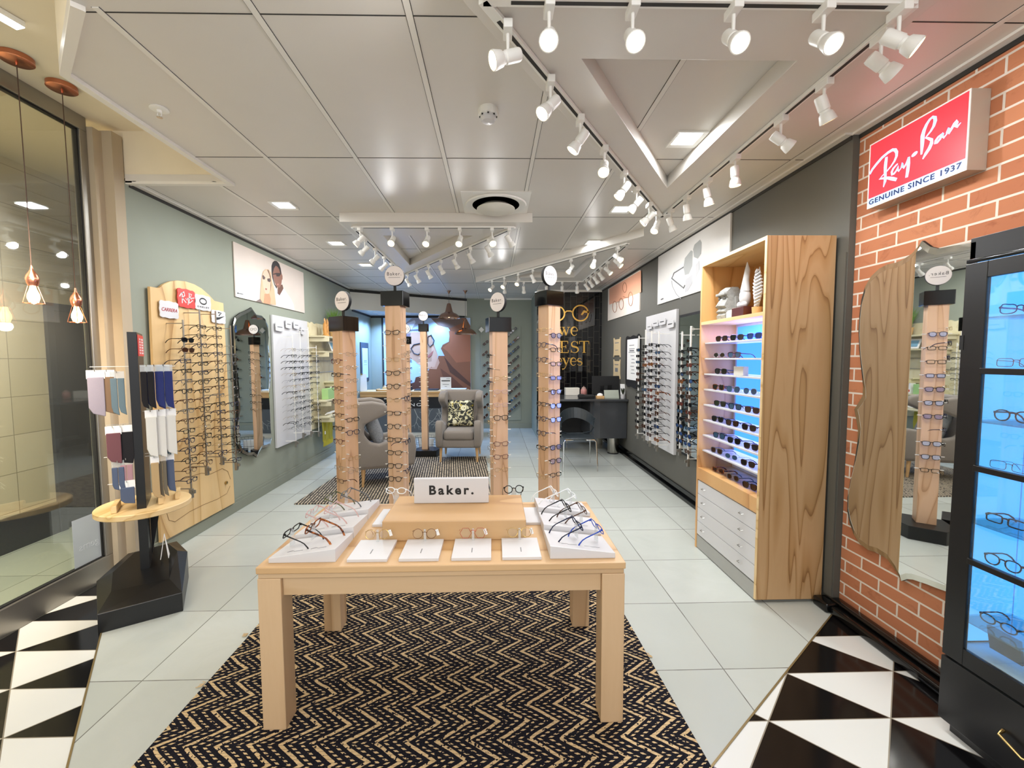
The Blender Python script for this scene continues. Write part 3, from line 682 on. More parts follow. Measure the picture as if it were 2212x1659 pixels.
# vertical display rods with glasses hooked on them
def rod(x, y, z0, z1, rows, pool, side, lab, where, group, seed, mat='alu', r=.0075, foot=True, skip=()):
    """side: +1 glasses face +x (wall behind at -x), -1 the other way"""
    t = thing('display_rod', lab, 'display rod', (x, y, z0), 'display rods')
    MB().bb(x-r, x+r, y-r, y+r, z0, z1).build('upright', M[mat], t, bevel=.001)
    mb = MB(); z = z1-.015
    for q in (z1-.03, z0+.03): mb.bb(x-side*r, x-side*.135, y-.004, y+.004, q-.004, q+.004)
    mb.build('wall_bracket', M[mat], t)
    if foot:
        MB().bb(x-.013, x+.013, y-.013, y+.013, z0-.05, z0+.03).bb(x+side*.013, x+side*.035, y-.008, y+.008, z0-.01, z0+.02).build('lock_foot', M['alu'], t, bevel=.002)
    rnd = random.Random(seed); n, zt, zb = rows
    step = (zt-zb)/(n-1)
    first = None
    for i in range(n):
        zz = zt-i*step
        if i in skip: continue
        s, f, l = pool[rnd.randrange(len(pool))]
        pg = MB().bb(x+side*r, x+side*(r+.012), y-.006, y+.006, zz-.002, zz+.002) if first is None else None
        if pg is not None:
            first = pg.build('peg', M['acryl'], t); zf = zz
        else:
            c = first.copy(); COL.objects.link(c); c.location = first.location+Vector((0, 0, zz-zf))
        glasses(s, f, l, (x+side*(r+.006), y+rnd.uniform(-.004, .004), zz-.004), (PI/2 if side > 0 else -PI/2)+rnd.uniform(-.08, .08),
                f'{describe(s, f, l)} on {where}, {ORD[i]} from top', group, pitch=rnd.uniform(-.05, .06))
# ------------------------------------------------------------------ sage wall: plywood board, mirror, white board, shelves
def plaque(t, pts_px, X, mat, name='brand_plaque', dx=.02):
    """scalloped little plaque drawn between two corners on a wall plane"""
    (x0, y0), (x1, y1) = pts_px
    a = hx(x0, y0, X); b = hx(x1, y1, X)
    ya, yb = sorted((a.y, b.y)); zb, zt = sorted((a.z, b.z)); w = yb-ya; h = zt-zb; P = []
    def edge(p, q, nrm, amp):
        for k in range(8):
            f = k/8; s = 0.0
            u = abs(f-.5)*2
            s = amp*(math.cos(f*4*PI)*.5+.5 if .12 < f < .88 else -.8)
            P.append((p[0]+(q[0]-p[0])*f+nrm[0]*s, p[1]+(q[1]-p[1])*f+nrm[1]*s))
    am = min(w, h)*.05
    edge((ya, zb), (yb, zb), (0, -1), am); edge((yb, zb), (yb, zt), (1, 0), am); edge((yb, zt), (ya, zt), (0, 1), am); edge((ya, zt), (ya, zb), (-1, 0), am)
    sg = 1 if X < 0 else -1
    o = MB().prism([(X, p[0], p[1]) for p in P], (sg*.006, 0, 0)).build(name, mat, t, bevel=.0008)
    return o, ya, yb, zb, zt
t = thing('display_board', 'tall pale plywood display board with an arched top on the sage wall', 'display board', (-2.775, 4.0, .1))
px = [(322, 619), (333, 621), (342, 622), (352, 614), (366, 608), (382, 606), (400, 608), (418, 614), (434, 623), (450, 637), (462, 650), (470, 652), (481, 655)]
top = [hx(x, y, -2.76) for x, y in px]
pts = [(-2.775, p.y, p.z) for p in top]+[(-2.775, top[-1].y+.04, .115), (-2.775, top[0].y-.03, .125)]
MB().prism(pts, (.022, 0, 0)).build('plywood_panel', M['plyboard'], t, bevel=.002)
MB().bb(-2.786, -2.776, 3.62, 4.42, .3, 2.0).build('backing_batten', M['blackm'], t)
gr = MB()
for L in ([(345, 1040), (380, 1040), (410, 1030), (435, 1022), (455, 1024), (480, 1012), (492, 1018), (498, 1035)], [(360, 1108), (365, 1124), (378, 1127), (410, 1105), (440, 1090), (470, 1078), (490, 1066), (497, 1050)]):
    gr.tube([hx(x, y, -2.7525) for x, y in L], .0022, 5)
gr.build('engraved_line', plain('burnt_groove', '7a5a34', .8), t)
for q in ((377, 1097), (489, 1043)):
    p = hx(*q, -2.745); MB().lathe([(.016, -.010), (.018, 0), (.016, .008), (.0, .012)], p, 16, Matrix.Rotation(PI/2, 3, 'Y')).build('fixing_knob', M['brass'], t, smooth=True)
def ptag(pts, mat, nm='brand_plaque'): return plaque(t, pts, -2.742, mat, nm)
for i, pq in enumerate([((345, 684), (383, 655)), ((384, 661), (419, 630)), ((421, 667), (453, 642)), ((457, 696), (485, 674))]):
    o, ya, yb, zb, zt = ptag(pq, M['red'] if i == 1 else M['white']); o['label'] = ['white plaque with red lettering', 'red plaque with white script', 'white plaque with black oval emblem', 'white plaque with black swoosh'][i]
    w, h = yb-ya, zt-zb; X = -2.7355
    if i == 0: text('CARRERA', (X, ya+.08*w, zb+.38*h), (0, 1, 0), (0, 0, 1), w*.84, h*.22, plain('dark_red_ink', 'a01f22', .5), 'lettering', t, .0008, shear=.3, bold=.015)
    if i == 1:
        mb = MB(); sc = lambda a, b: (X, ya+a*w, zb+b*h)
        mb.ribbon([sc(.08, .55), sc(.2, .75), (X, ya+.35*w, zb+.85*h), sc(.38, .65), sc(.22, .5), sc(.45, .25)], w*.05, (1, 0, 0)).ribbon([sc(.24, .8), sc(.22, .2)], w*.05, (1, 0, 0))
        mb.ribbon([sc(.42, .5), sc(.5, .4), sc(.52, .55), sc(.58, .4), sc(.55, .15)], w*.035, (1, 0, 0)).ribbon([sc(.66, .85), sc(.62, .25)], w*.05, (1, 0, 0)).ribbon([sc(.6, .8), sc(.8, .8), sc(.68, .55), sc(.85, .45), sc(.62, .25)], w*.04, (1, 0, 0)).ribbon([sc(.55, .5), sc(.95, .62)], w*.035, (1, 0, 0))
        mb.build('script', M['white'], t)
    if i == 2:
        mb = MB(); n = 24; cy, cz = ya+.5*w, zb+.6*h
        mb.ring([(X, cy+.24*w*math.cos(2*PI*k/n), cz+.24*h*math.sin(2*PI*k/n)) for k in range(n)], [(X, cy+.19*w*math.cos(2*PI*k/n), cz+.15*h*math.sin(2*PI*k/n)) for k in range(n)], (.0008, 0, 0)); mb.build('emblem', M['ink'], t)
        text('OAKLEY', (X, ya+.12*w, zb+.14*h), (0, 1, 0), (0, 0, 1), w*.76, h*.12, M['ink'], 'lettering', t, .0008, spacing=1.5, bold=.02)
    if i == 3:
        sc = lambda a, b: (X, ya+a*w, zb+b*h)
        MB().ribbon([sc(.25, .5), sc(.3, .33), sc(.5, .38), sc(.92, .62)], [.002, w*.14, w*.10, .002], (1, 0, 0)).ribbon([sc(.45, .85), sc(.7, .85), sc(.5, .6)], w*.06, (1, 0, 0)).build('emblem', M['ink'], t)
WB = 'the plywood board with the arched top'
for i, (y, z0, z1, rows) in enumerate([(3.655, .49, 1.97, (15, 1.80, .60)), (3.865, .63, 2.08, (16, 1.93, .70)), (4.085, .67, 2.09, (16, 1.93, .74)), (4.305, .56, 1.97, (15, 1.76, .62))]):
    pool = OPT
    rod(-2.617, y, z0, z1, rows, pool, 1, f'slim metal display rod before the arched plywood board, {ORD[i]} from entrance', f'{ORD[i]} rod of the arched plywood board', 'eyeglasses on the plywood board', 10+i, r=.005, skip=(0, 1) if i == 0 else ())
glasses('wrap', 'black', 'dark', (-2.604, 3.69, 1.80), PI/2, 'black wraparound sunglasses at the top of the plywood board rods', 'sunglasses on the plywood board')
glasses('wrap', 'brown', 'brown', (-2.604, 3.69, 1.715), PI/2, 'brown wraparound sunglasses just under the black pair on the plywood board', 'sunglasses on the plywood board')
# wavy edged mirror
def mirror_thing(lab, X, sg, px, grow=.022):
    t = thing('wall_mirror', lab, 'mirror', (X, sum(hx(*p, X).y for p in px)/len(px), min(hx(*p, X).z for p in px)))
    P = [hx(x, y, X) for x, y in px]; c = sum(P, Vector())/len(P)
    In = []
    for p in P:
        d = (p-c); L = d.length; In.append(p-d*(.03/L))
    MB().prism([(X-sg*.02, p.y, p.z) for p in P], (sg*.016, 0, 0)).build('backing', M['blackm'], t)
    MB().ring([(X-sg*.004, p.y, p.z) for p in P], [(X+sg*.001, p.y, p.z) for p in In], (-sg*.001, 0, 0)).build('bevelled_rim', M['mirrorb'], t)
    MB().prism([(X-sg*.0015, p.y, p.z) for p in In], (sg*.002, 0, 0)).build('mirror_glass', M['mirror'], t)
    return t
mpx = [(520, 676), (530, 672), (538, 668), (544, 664), (549, 672), (555, 680), (566, 682), (574, 690), (580, 705), (582, 724), (580, 745), (584, 780), (585, 815), (583, 850), (585, 890), (586, 930), (588, 948), (584, 962), (576, 966), (566, 968), (560, 978), (556, 988), (548, 982), (536, 984), (524, 978), (515, 962), (512, 930), (517, 890), (513, 840), (509, 790), (506, 740), (504, 705), (508, 686)]
mirror_thing('tall wavy edged mirror on the sage wall between two display boards', -2.74, 1, mpx)
# white display board
t = thing('display_board', 'tall white display board on the sage wall beside the wavy mirror', 'display board', (-2.77, 5.9, .5))
MB().bb(-2.786, -2.76, 5.40, 6.40, .50, 2.19).build('white_panel', M['white'], t, bevel=.003)
for i, pq in enumerate([((595, 714), (612, 698)), ((617, 708), (629, 692)), ((634, 709), (645, 695)), ((650, 722), (657, 706))]):
    o, ya, yb, zb, zt = plaque(t, pq, -2.735, M['white']); w, h = yb-ya, zt-zb
    MB().bb(-2.729, -2.7282, ya+.2*w, yb-.2*w, zb+.4*h, zb+.52*h).build('faint_lettering', M['inkg'], t)
for i, (y, z0, z1) in enumerate([(5.57, .53, 1.95), (5.79, .60, 2.01), (6.045, .58, 2.08), (6.30, .53, 1.83)]):
    rod(-2.60, y, z0, z1, (14, 1.76-.0*i, .72), THIN, 1, f'slim display rod before the white board on the sage wall, {ORD[i]} from the entrance', f'{ORD[i]} rod of the white board on sage wall', 'eyeglasses on the white board', 30+i, mat='whitem', r=.004)
# shelf unit
t = thing('wall_shelf_unit', 'limewashed wall shelf unit with wavy upright on the sage wall', 'shelf unit', (-2.77, 7.1, .55))
pp = [(6.36, .56), (6.36, 2.16), (6.43, 2.19), (6.50, 2.17), (6.57, 2.20), (6.66, 2.17), (6.75, 2.19), (7.75, 2.19), (7.75, .60), (7.4, .56), (7.0, .62), (6.7, .55)]
MB().prism([(-2.785, y, z) for y, z in pp], (.02, 0, 0)).build('back_board', M['limew'], t, bevel=.002)
for (z, y0, y1, x1) in ((1.985, 6.42, 7.7, -2.53), (1.755, 6.50, 7.7, -2.57), (1.27, 6.95, 7.7, -2.60), (1.0, 6.48, 7.7, -2.55), (.75, 6.5, 7.7, -2.52)):
    MB().bb(-2.765, x1, y0, y1, z-.025, z).bb(-2.765, x1+.06, y0+.04, y0+.055, z-.09, z-.025).build('shelf', M['limew'], t, bevel=.003)
for z in (1.60, 1.42): MB().tube([(-2.755, 6.45, z), (-2.755, 7.65, z)], .004, 6).build('groove_rail', M['alu'], t)
# on the shelves
t = thing('potted_grass', 'spiky green artificial grass in a pale wooden pot on the top wall shelf', 'plant', (-2.64, 7.12, 1.986))
MB().lathe([(.055, 0), (.075, .13), (.068, .13), (.062, .11), (.0, .11)], (-2.64, 7.12, 1.986), 24).build('pot', plain('pale_wood_pot', 'c9a06b', .6), t, smooth=True)
mb = MB(); rg = random.Random(3)
for k in range(150):
    a = rg.uniform(0, 2*PI); l = rg.uniform(.22, .40); s = rg.uniform(.02, .17); b = (-2.64+rg.uniform(-.03, .03), 7.12+rg.uniform(-.03, .03), 2.09)
    c_, s_ = math.cos(a)*s, math.sin(a)*s
    mb.tube([b, (b[0]+c_*.35, b[1]+s_*.35, b[2]+l*.55), (max(-2.76, b[0]+c_), b[1]+s_, b[2]+l*(1-.4*s))], [.004, .003, .0006], 4)
mb.build('grass_blades', M['grass'], t)
t = thing('hand_sculpture', 'honey coloured carved wooden hand sculpture on the top wall shelf', 'sculpture', (-2.62, 6.74, 1.986))
mb = MB(); b = Vector((-2.62, 6.74, 1.986))
mb.lathe([(.05, 0), (.052, .02), (.035, .04)], b, 18)
for s in (-1, 1):
    mb.tube([b+Vector((0, s*.03, .02)), b+Vector((0, s*.045, .09)), b+Vector((0, s*.035, .16)), b+Vector((0, s*.045, .20))], [.028, .030, .032, .026], 10)
    for k, (dy, l) in enumerate(((-.02, .07), (-.007, .09), (.007, .085), (.02, .065))):
        q = b+Vector((0, s*.045+dy, .19)); mb.tube([q, q+Vector((.01, s*.008, l*.55)), q+Vector((.0, s*.004, l))], [.010, .009, .005], 7)
    q = b+Vector((.01, s*.02, .16)); mb.tube([q, q+Vector((.02, -s*.015, .03)), q+Vector((.02, -s*.01, .06))], [.011, .010, .006], 7)
mb.build('carved_hands', M['carved'], t, smooth=True)
t = thing('picture_card', 'tilted white picture card with blue scene on the second wall shelf', 'card', (-2.60, 7.0, 1.757))
Mr = Matrix.Rotation(-.35, 3, 'Y')
MB().box((-2.62, 6.98, 1.84), (.008, .20, .17), M=Mr).build('card', M['tagw'], t); MB().box((-2.613, 6.98, 1.842), (.004, .15, .11), M=Mr).build('printed_picture', plain('blue_print', '7fa9bf', .5), t)
t = thing('picture_card', 'small white card standing deeper on the second wall shelf', 'card', (-2.66, 7.35, 1.757)); MB().box((-2.66, 7.35, 1.82), (.006, .12, .125), M=Matrix.Rotation(-.2, 3, 'Y')).build('card', M['tagw'], t)
one(MB().box((-2.63, 6.78, 1.085), (.10, .28, .165)), 'packet', [plain('lime_green_card', 'a7d08a', .5)], 'lime green glassy box on the lower wall shelf', 'box', bevel=.004)
t = thing('spray_carton', 'white carton with red spot on the lower wall shelf beside the green box', 'box', (-2.63, 7.06, 1.002)); MB().box((-2.63, 7.06, 1.09), (.09, .18, .175)).build('carton', M['tagw'], t, bevel=.002)
MB().bb(-2.586, -2.584, 6.98, 7.02, 1.03, 1.07).build('red_spot', M['red'], t)
mbk = MB()
for k in range(3): mbk.bb(-2.586, -2.584, 7.04, 7.12, 1.06+.03*k, 1.072+.03*k)
mbk.build('printed_lines', M['inkg'], t)
one(MB().tube([(-2.62, 6.6+.09*k, .765+.010*(k % 2)) for k in range(9)], [.008, .02, .025, .022, .026, .02, .025, .02, .01], 8), 'folded_ribbon', [M['offw']], 'low pale heap of folded ribbon on the bottom wall shelf', 'ribbon', smooth=True)
# olive throw hanging below the shelves
t = thing('hanging_scarf', 'olive yellow scarf with fringe and white tag hanging under the wall shelf', 'scarf', (-2.62, 6.72, .28))
for k in range(5):
    y = 6.60+.075*k
    MB().prism([(-2.66+.015*(k % 2), y-.045, .74), (-2.66+.015*(k % 2), y+.04, .74), (-2.655, y+.05, .52), (-2.66, y+.03, .36-.02*k % .05), (-2.66, y-.03, .35), (-2.65, y-.05, .52)], (.018+.006*(k % 2), 0, 0)).build('cloth_fold', M['olive'], t, bevel=.006)
fr = MB()
for k in range(44):
    y = 6.56+.0088*k; fr.tube([(-2.645, y, .38), (-2.64, y+.004, .33), (-2.645, y, .27)], .003, 4)
fr.build('fringe', M['olive'], t); MB().bb(-2.635, -2.631, 6.60, 6.64, .46, .51).build('tag', M['tagw'], t)
# poster of the couple
t = thing('wall_poster', 'wide frameless poster of a blond woman and a man in glasses on the sage wall', 'poster', (-2.78, 5.5, 2.3))
MB().bb(-2.786, -2.775, 4.68, 6.357, 2.31, 2.895).build('printed_panel', plain('pinkish_grey_print', 'd3c6bb', .5), t, bevel=.001)
Kp = [0]
def cp(pts, col, nm, tt=None, X=-2.7745, kx=1):
    """trace on the 10.37x magnified detail of the poster"""
    Kp[0] += 1; X = X+.00025*Kp[0]*kx
    P = [hx(500+x/10.37, 520+y/10.37, X) for x, y in pts]
    P = [Vector((X, min(6.356, p.y), max(2.3105, min(2.8945, p.z)))) for p in P]
    return MB().prism(P, (.0002, 0, 0)).build(nm, plain('print_'+nm, col, .5, vary=.02), tt or t)
cp([(85, 1045), (180, 1070), (270, 1120), (340, 1200), (380, 1320), (100, 1280)], 'e6e6e8', 'white_corner')
cp([(550, 1375), (590, 1330), (650, 1300), (900, 1330), (1000, 1440), (850, 1440)], '7a6a66', 'shoulder')
cp([(1000, 1460), (1000, 1200), (970, 1020), (1000, 1010), (1040, 1180), (1080, 1220), (1170, 1060), (1220, 1140), (1330, 1300), (1390, 1420), (1415, 1560)], 'd9d9da', 'white_shirt')
cp([(1030, 1180), (1080, 1225), (1165, 1070), (1140, 980), (1040, 1000)], '6b4a3c', 'man_neck')
cp([(905, 560), (940, 480), (1000, 470), (1060, 520), (1100, 620), (1125, 740), (1145, 790), (1145, 860), (1130, 880), (1120, 960), (1090, 1040), (1040, 1060), (1000, 1010), (960, 900), (920, 800), (900, 680)], '8a6050', 'man_face')
cp([(900, 560), (925, 480), (970, 445), (1020, 460), (1070, 520), (1105, 630), (1118, 740), (1095, 740), (1070, 640), (1030, 580), (990, 560), (950, 620), (925, 740), (940, 860), (975, 980), (1020, 1040), (1010, 1080), (960, 980), (915, 820), (900, 700)], '2a2422', 'man_hair_and_beard')
cp([(920, 745), (1000, 720), (1110, 725), (1110, 750), (1070, 800), (1010, 800), (1000, 755), (930, 760)], '3c2e29', 'man_glasses')
cp([(1010, 970), (1060, 960), (1060, 990), (1020, 1000)], 'b07a6c', 'man_mouth')
cp([(680, 800), (710, 690), (760, 640), (830, 640), (890, 720), (900, 850), (960, 1100), (980, 1300), (1000, 1440), (700, 1410), (640, 1300), (660, 1000)], 'c9a987', 'blond_hair')
cp([(700, 760), (740, 670), (800, 660), (860, 720), (880, 850), (875, 1040), (850, 1160), (800, 1200), (755, 1160), (715, 1050), (695, 900)], 'd8b49c', 'woman_face')
cp([(740, 1190), (850, 1190), (880, 1300), (870, 1430), (720, 1400)], 'b98d6c', 'woman_neck')
cp([(690, 780), (715, 770), (760, 830), (740, 870), (700, 860)], '54423e', 'woman_lens')
cp([(800, 850), (860, 840), (880, 900), (860, 930), (810, 910)], '54423e', 'woman_lens')
cp([(755, 1060), (800, 1075), (790, 1105), (760, 1100)], '9c5b50', 'woman_mouth')
cp([(800, 650), (830, 660), (880, 800), (890, 1000), (870, 1150), (880, 900), (850, 760)], '6f5138', 'hair_strand')
cp([(135, 1155), (160, 1165), (160, 1195), (140, 1190)], '333333', 'logo'); cp([(170, 1172), (265, 1190), (265, 1205), (170, 1190)], '6a6a6a', 'small_lettering')
# ------------------------------------------------------------------ posts with glasses
def post(x, y, rot, ztop, disc_rot, lab, where, rows_a, rows_b, pool, seed, w=.135, capw=.20, base_pts=None, disc='Baker.', faces=(0, PI/2), glow=1, pegz=None):
    """rot: heading of the first glasses face measured from -y towards +x"""
    t = thing('display_post', lab, 'display post', (x, y, 0), 'display posts')
    h0 = .12 if base_pts is None else .11
    Rz = Matrix.Rotation(rot, 3, 'Z')
    if base_pts is None: base_pts = [(-.205, -.10), (-.12, -.22), (.12, -.22), (.205, -.10), (.14, .16), (-.14, .16)]
    bp = [Matrix.Rotation(disc_rot, 3, 'Z') @ Vector((a, b, 0))+Vector((x, y, 0)) for a, b in base_pts]
    MB().prism(bp, (0, 0, h0)).build('base', M['black'], t, bevel=.004)
    MB().box((x, y, (h0+ztop)/2), (w, w, ztop-h0), rot).build('wooden_post', M['pole'], t, bevel=.002)
    MB().box((x, y, ztop+.055), (capw, capw*.8, .125), rot).build('cap', M['blackg'], t, bevel=.004)
    MB().box((x, y, ztop+.145), (.022, .012, .07), disc_rot).build('sign_stem', M['blackm'], t)
    Dm = Matrix.Rotation(disc_rot, 3, 'Z') @ Matrix.Rotation(PI/2, 3, 'X')
    r = .085 if w > .1 else .078; c = Vector((x, y, ztop+.17+r))
    MB().lathe([(0, -.016), (r, -.016), (r, .012), (0, .012)], c, 40, Dm).build('disc_rim', M['blackm'], t, smooth=False)
    MB().lathe([(0, .012), (r-.002, .012), (r-.002, .0145), (0, .0145)], c, 40, Dm).build('disc_face', plain('disc_white', 'e6dcd6', .5), t)
    n = Dm @ Vector((0, 0, 1)); xd = Matrix.Rotation(disc_rot, 3, 'Z') @ Vector((1, 0, 0))
    if disc == 'Baker.':
        text('Baker.', c+n*.0146-xd*.062+Vector((0, 0, .002)), xd, (0, 0, 1), .122, .028, M['ink'], 'lettering', t, .0006, spacing=1.25)
        MB().prism([c+n*.0146-xd*.05+Vector((0, 0, -.014)), c+n*.0146+xd*.05+Vector((0, 0, -.014)), c+n*.0146+xd*.05+Vector((0, 0, -.0165)), c+n*.0146-xd*.05+Vector((0, 0, -.0165))], n*.0006).build('underline', M['ink'], t)
    else:
        mb = MB()
        for s in (-1, 1): mb.tube([c+n*.0155+xd*(s*.032+.022*math.cos(a))+Vector((0, 0, .018*math.sin(a))) for a in [k*PI/8 for k in range(16)]], .0022, 5, True)
        mb.tube([c+n*.0155-xd*.01+Vector((0, 0, .006)), c+n*.0155+Vector((0, 0, .01)), c+n*.0155+xd*.01+Vector((0, 0, .006))], .0022, 5); mb.build('glasses_emblem', M['ink'], t)
    first = None; rnd = random.Random(seed)
    for fi, (rows, fa) in enumerate(((rows_a, faces[0]), (rows_b, faces[1]))):
        Fm = Matrix.Rotation(rot+fa, 3, 'Z'); zs, empt = rows
        for i, zz in enumerate(zs):
            for s in (-1, 1):
                p = Fm @ Vector((s*.028, -w/2-.022, 0))
                p = Fm @ Vector((s*(w/2+.004), -w/2+.012, 0))+Vector((x, y, zz))
                if first is None:
                    first = MB().box((0, 0, 0), (.05, .007, .006)).build('peg', M['acrylw'], t); first.location = p-Vector((x, y, 0)); first.rotation_euler = (0, 0, rot+fa)
                else:
                    c2 = first.copy(); COL.objects.link(c2); c2.location = p-Vector((x, y, 0)); c2.rotation_euler = (0, 0, rot+fa)
            if i in empt or not glow: continue
            s_, f_, l_ = pool[fi][rnd.randrange(len(pool[fi]))]
            p = Fm @ Vector((0, -w/2-.024, 0))+Vector((x, y, zz-.006))
            glasses(s_, f_, l_, p, rot+fa+rnd.uniform(-.05, .05), f'{describe(s_, f_, l_)} on {where[fi]}, {ORD[i]} from top', 'eyeglasses on the wooden posts', pitch=rnd.uniform(-.16, -.06))
M['acrylw'] = plain('milky_acrylic_peg', 'e9e6dc', .3)
zs = lambda a, b, n: [a+(b-a)*i/(n-1) for i in range(n)]
PT = [[('rect', 'black', 'clear'), ('panto', 'plum', 'clear'), ('rect', 'silver', 'clear'), ('oval', 'brown', 'clear'), ('rect', 'brown', 'clear'), ('way', 'black', 'clear')], [('rect', 'black', 'clear'), ('oval', 'silver', 'clear'), ('way', 'navy', 'clear'), ('rect', 'gold', 'clear')]]
PN = [[('rect', 'gold', 'clear'), ('rect', 'brown', 'clear'), ('way', 'black', 'clear'), ('rect', 'black', 'clear'), ('panto', 'black', 'clear'), ('oval', 'gold', 'clear'), ('cat', 'black', 'clear')], PT[1]]
PB = [[('rect', 'navy', 'blue'), ('panto', 'navy', 'blue'), ('way', 'black', 'blue'), ('rect', 'black', 'clear')], PT[1]]
PC = [[('round', 'black', 'clear'), ('oval', 'gold', 'clear'), ('way', 'black', 'clear'), ('cat', 'plum', 'clear'), ('oval', 'pink', 'clear')], PT[1]]
D = math.radians
post(-1.30, 3.74, D(-34), 1.88, D(-28), 'short wooden glasses post with white disc sign, nearest the sage wall', ['outer side of the post nearest sage wall', 'inner side of the post nearest sage wall'],
     (zs(1.62, .58, 10), (7,)), (zs(1.68, .66, 10), (7,)), PT, 1)
post(-.845, 3.72, D(-9), 2.09, D(-3), 'tall wooden glasses post with white disc sign, between the short post and the rear armchair', ['front of the tall post by the armchair', 'side of the tall post by the armchair'],
     (zs(1.86, .60, 12), (1,)), (zs(1.80, .66, 10), (8,)), PN, 2)
post(.045, 3.76, D(12), 1.87, D(-42), 'short wooden glasses post with white disc sign, standing behind the white name block', ['front of the short post behind name block', 'side of the short post behind name block'],
     (zs(1.58, .66, 9), (0, 5)), (zs(1.66, .60, 10), (3,)), PC, 3, faces=(0, -PI/2))
post(.49, 3.72, D(34), 2.09, D(40), 'tall wooden glasses post with white disc sign, nearest the desk and plywood cabinet', ['desk side of the tall post by the desk', 'inner side of the tall post by the desk'],
     (zs(1.83, .62, 11), (7,)), (zs(1.88, .60, 11), (9,)), PB, 4, faces=(0, -PI/2))
# two slimmer posts by the counter
post(-1.155, 7.10, D(-4), 2.085, D(0), 'slim knotty wooden post with white disc and black base in front of the counter', ['the front of the slim post by the counter', 'the side of the slim post by the counter'],
     (zs(1.72, .85, 12), ()), (zs(1.72, .85, 3), ()), PN, 5, w=.10, capw=.15, glow=0, base_pts=[(-.16, -.14), (.20, -.14), (.26, .06), (.1, .2), (-.1, .2), (-.17, .06)])
post(-1.475, 7.22, D(30), 1.885, D(0), 'slim wooden post with glasses emblem disc, half hidden behind the tall post', ['front of the half hidden slim post', 'side of the half hidden slim post'],
     (zs(1.75, .80, 9), (2, 5)), (zs(1.70, .80, 9), (0, 3, 6)), PN, 6, w=.10, capw=.15, disc='e', base_pts=[(-.2, -.1), (.02, -.14), (.11, -.05), (.1, .15), (-.1, .2), (-.22, .08)])

# ------------------------------------------------------------------ display table
TX0, TX1, TY0, TY1, TZ = -1.02, .57, 1.775, 2.56, .748
t = thing('display_table', 'light oak display table with square legs standing on the black and beige rug', 'table', ((TX0+TX1)/2, (TY0+TY1)/2, 0))
MB().bb(TX0, TX1, TY0, TY1, TZ-.030, TZ).build('table_top', M['oak'], t, bevel=.004)
MB().bb(TX0+.006, TX1-.006, TY0+.008, TY1-.008, TZ-.052, TZ-.0305).build('sub_top', M['oakf'], t, bevel=.002)
for x in (TX0+.002, TX1-.102):
    for y in (TY0+.006, TY1-.106): MB().bb(x, x+.100, y, y+.100, .012, TZ-.053).build('leg', M['oakleg'], t, bevel=.003)
MB().bb(TX0+.103, TX1-.103, TY0+.022, TY0+.045, TZ-.135, TZ-.053).build('apron', M['oakf'], t, bevel=.002)
MB().bb(TX0+.103, TX1-.103, TY1-.045, TY1-.022, TZ-.135, TZ-.053).build('apron', M['oakf'], t, bevel=.002)
for x in (TX0+.022, TX1-.045): MB().bb(x, x+.023, TY0+.107, TY1-.107, TZ-.135, TZ-.053).build('apron', M['oakf'], t, bevel=.002)
rp = [(-1.46, 1.25), (.87, 1.25), (.855, 1.6), (.82, 2.58), (.79, 3.2), (-1.47, 3.2), (-1.45, 2.4)]
t = thing('floor_rug', 'black and beige zigzag woven rug under the display table', 'rug', (-.3, 2.2, 0))
MB().prism([(x, y, .001) for x, y in rp], (0, 0, .010)).build('woven_field', M['rug1'], t)
mb = MB(); rg = random.Random(5)
for x, y in ((-1.467, 2.43), (-1.463, 2.05), (.83, 2.2)):
    for k in range(5): mb.tube([(x, y+.006*k, .008), (x+(-.03 if x < 0 else .03)*rg.uniform(.5, 1), y+.006*k+rg.uniform(-.01, .01), .006)], .0022, 4)
mb.build('loose_thread', plain('beige_thread', 'c9ad80', .9), t)
# riser and name block
one(MB().bb(-.545, .155, 2.02, 2.40, TZ, TZ+.10), 'wooden_riser', [M['oak']], 'long low oak block in the middle of the display table', 'riser', bevel=.005)
t = thing('name_block', 'white sign block with black rounded lettering on the oak riser', 'sign', (-.23, 2.235, TZ+.10))
MB().bb(-.435, -.03, 2.265, 2.29, TZ+.101, TZ+.238).build('block', M['white'], t, bevel=.003)
text('Baker.', (-.352, 2.2645, TZ+.148), (1, 0, 0), (0, 0, 1), .24, .052, M['ink'], 'lettering', t, .0008, spacing=1.35, bold=.03)
# wedge shaped stands
def wedge(x0, x1, y0, y1, h0, h1, lab):
    t = thing('wedge_stand', lab, 'display stand', ((x0+x1)/2, (y0+y1)/2, TZ), 'white wedge stands on the table')
    ye = y1-.006; k_ = -.016; MB()._add([(x0, y0, TZ), (x1, y0, TZ), (x1, ye, TZ), (x0, ye, TZ), (x0, y0, TZ+h0+.008), (x1, y0, TZ+h1+.008), (x1, ye, TZ+h1+k_), (x0, ye, TZ+max(.004, h0+k_))], [(0, 3, 2, 1), (4, 5, 6, 7), (0, 1, 5, 4), (1, 2, 6, 5), (2, 3, 7, 6), (3, 0, 4, 7)]).build('wedge', M['white'], t, bevel=.0025)
    rg = random.Random(int(x0*99+y0*55))
    for i in range(2):
        f = .32+.36*i; x = x0+(x1-x0)*f; zz = TZ+h0+(h1-h0)*f
        MB().tube([(x-.035, y0+.05, zz+.0035+(h1-h0)*(-.035)/(x1-x0)), (x-.01, y0+.054, zz+.0035), (x, y0+.047, zz+.0035), (x+.035, y0+.05, zz+.0035+(h1-h0)*(.035)/(x1-x0))], .001, 4).build('printed_signature', M['inkg'], t)
    return t
LW = [(1.815, 2.055), (2.06, 2.30), (2.305, 2.545)]
for i, (y0, y1) in enumerate(LW): wedge(-.985, -.695, y0, y1, .014, .052, f'white wedge stand on the sage-wall side of the display table, {ORD[i]} from the front edge')
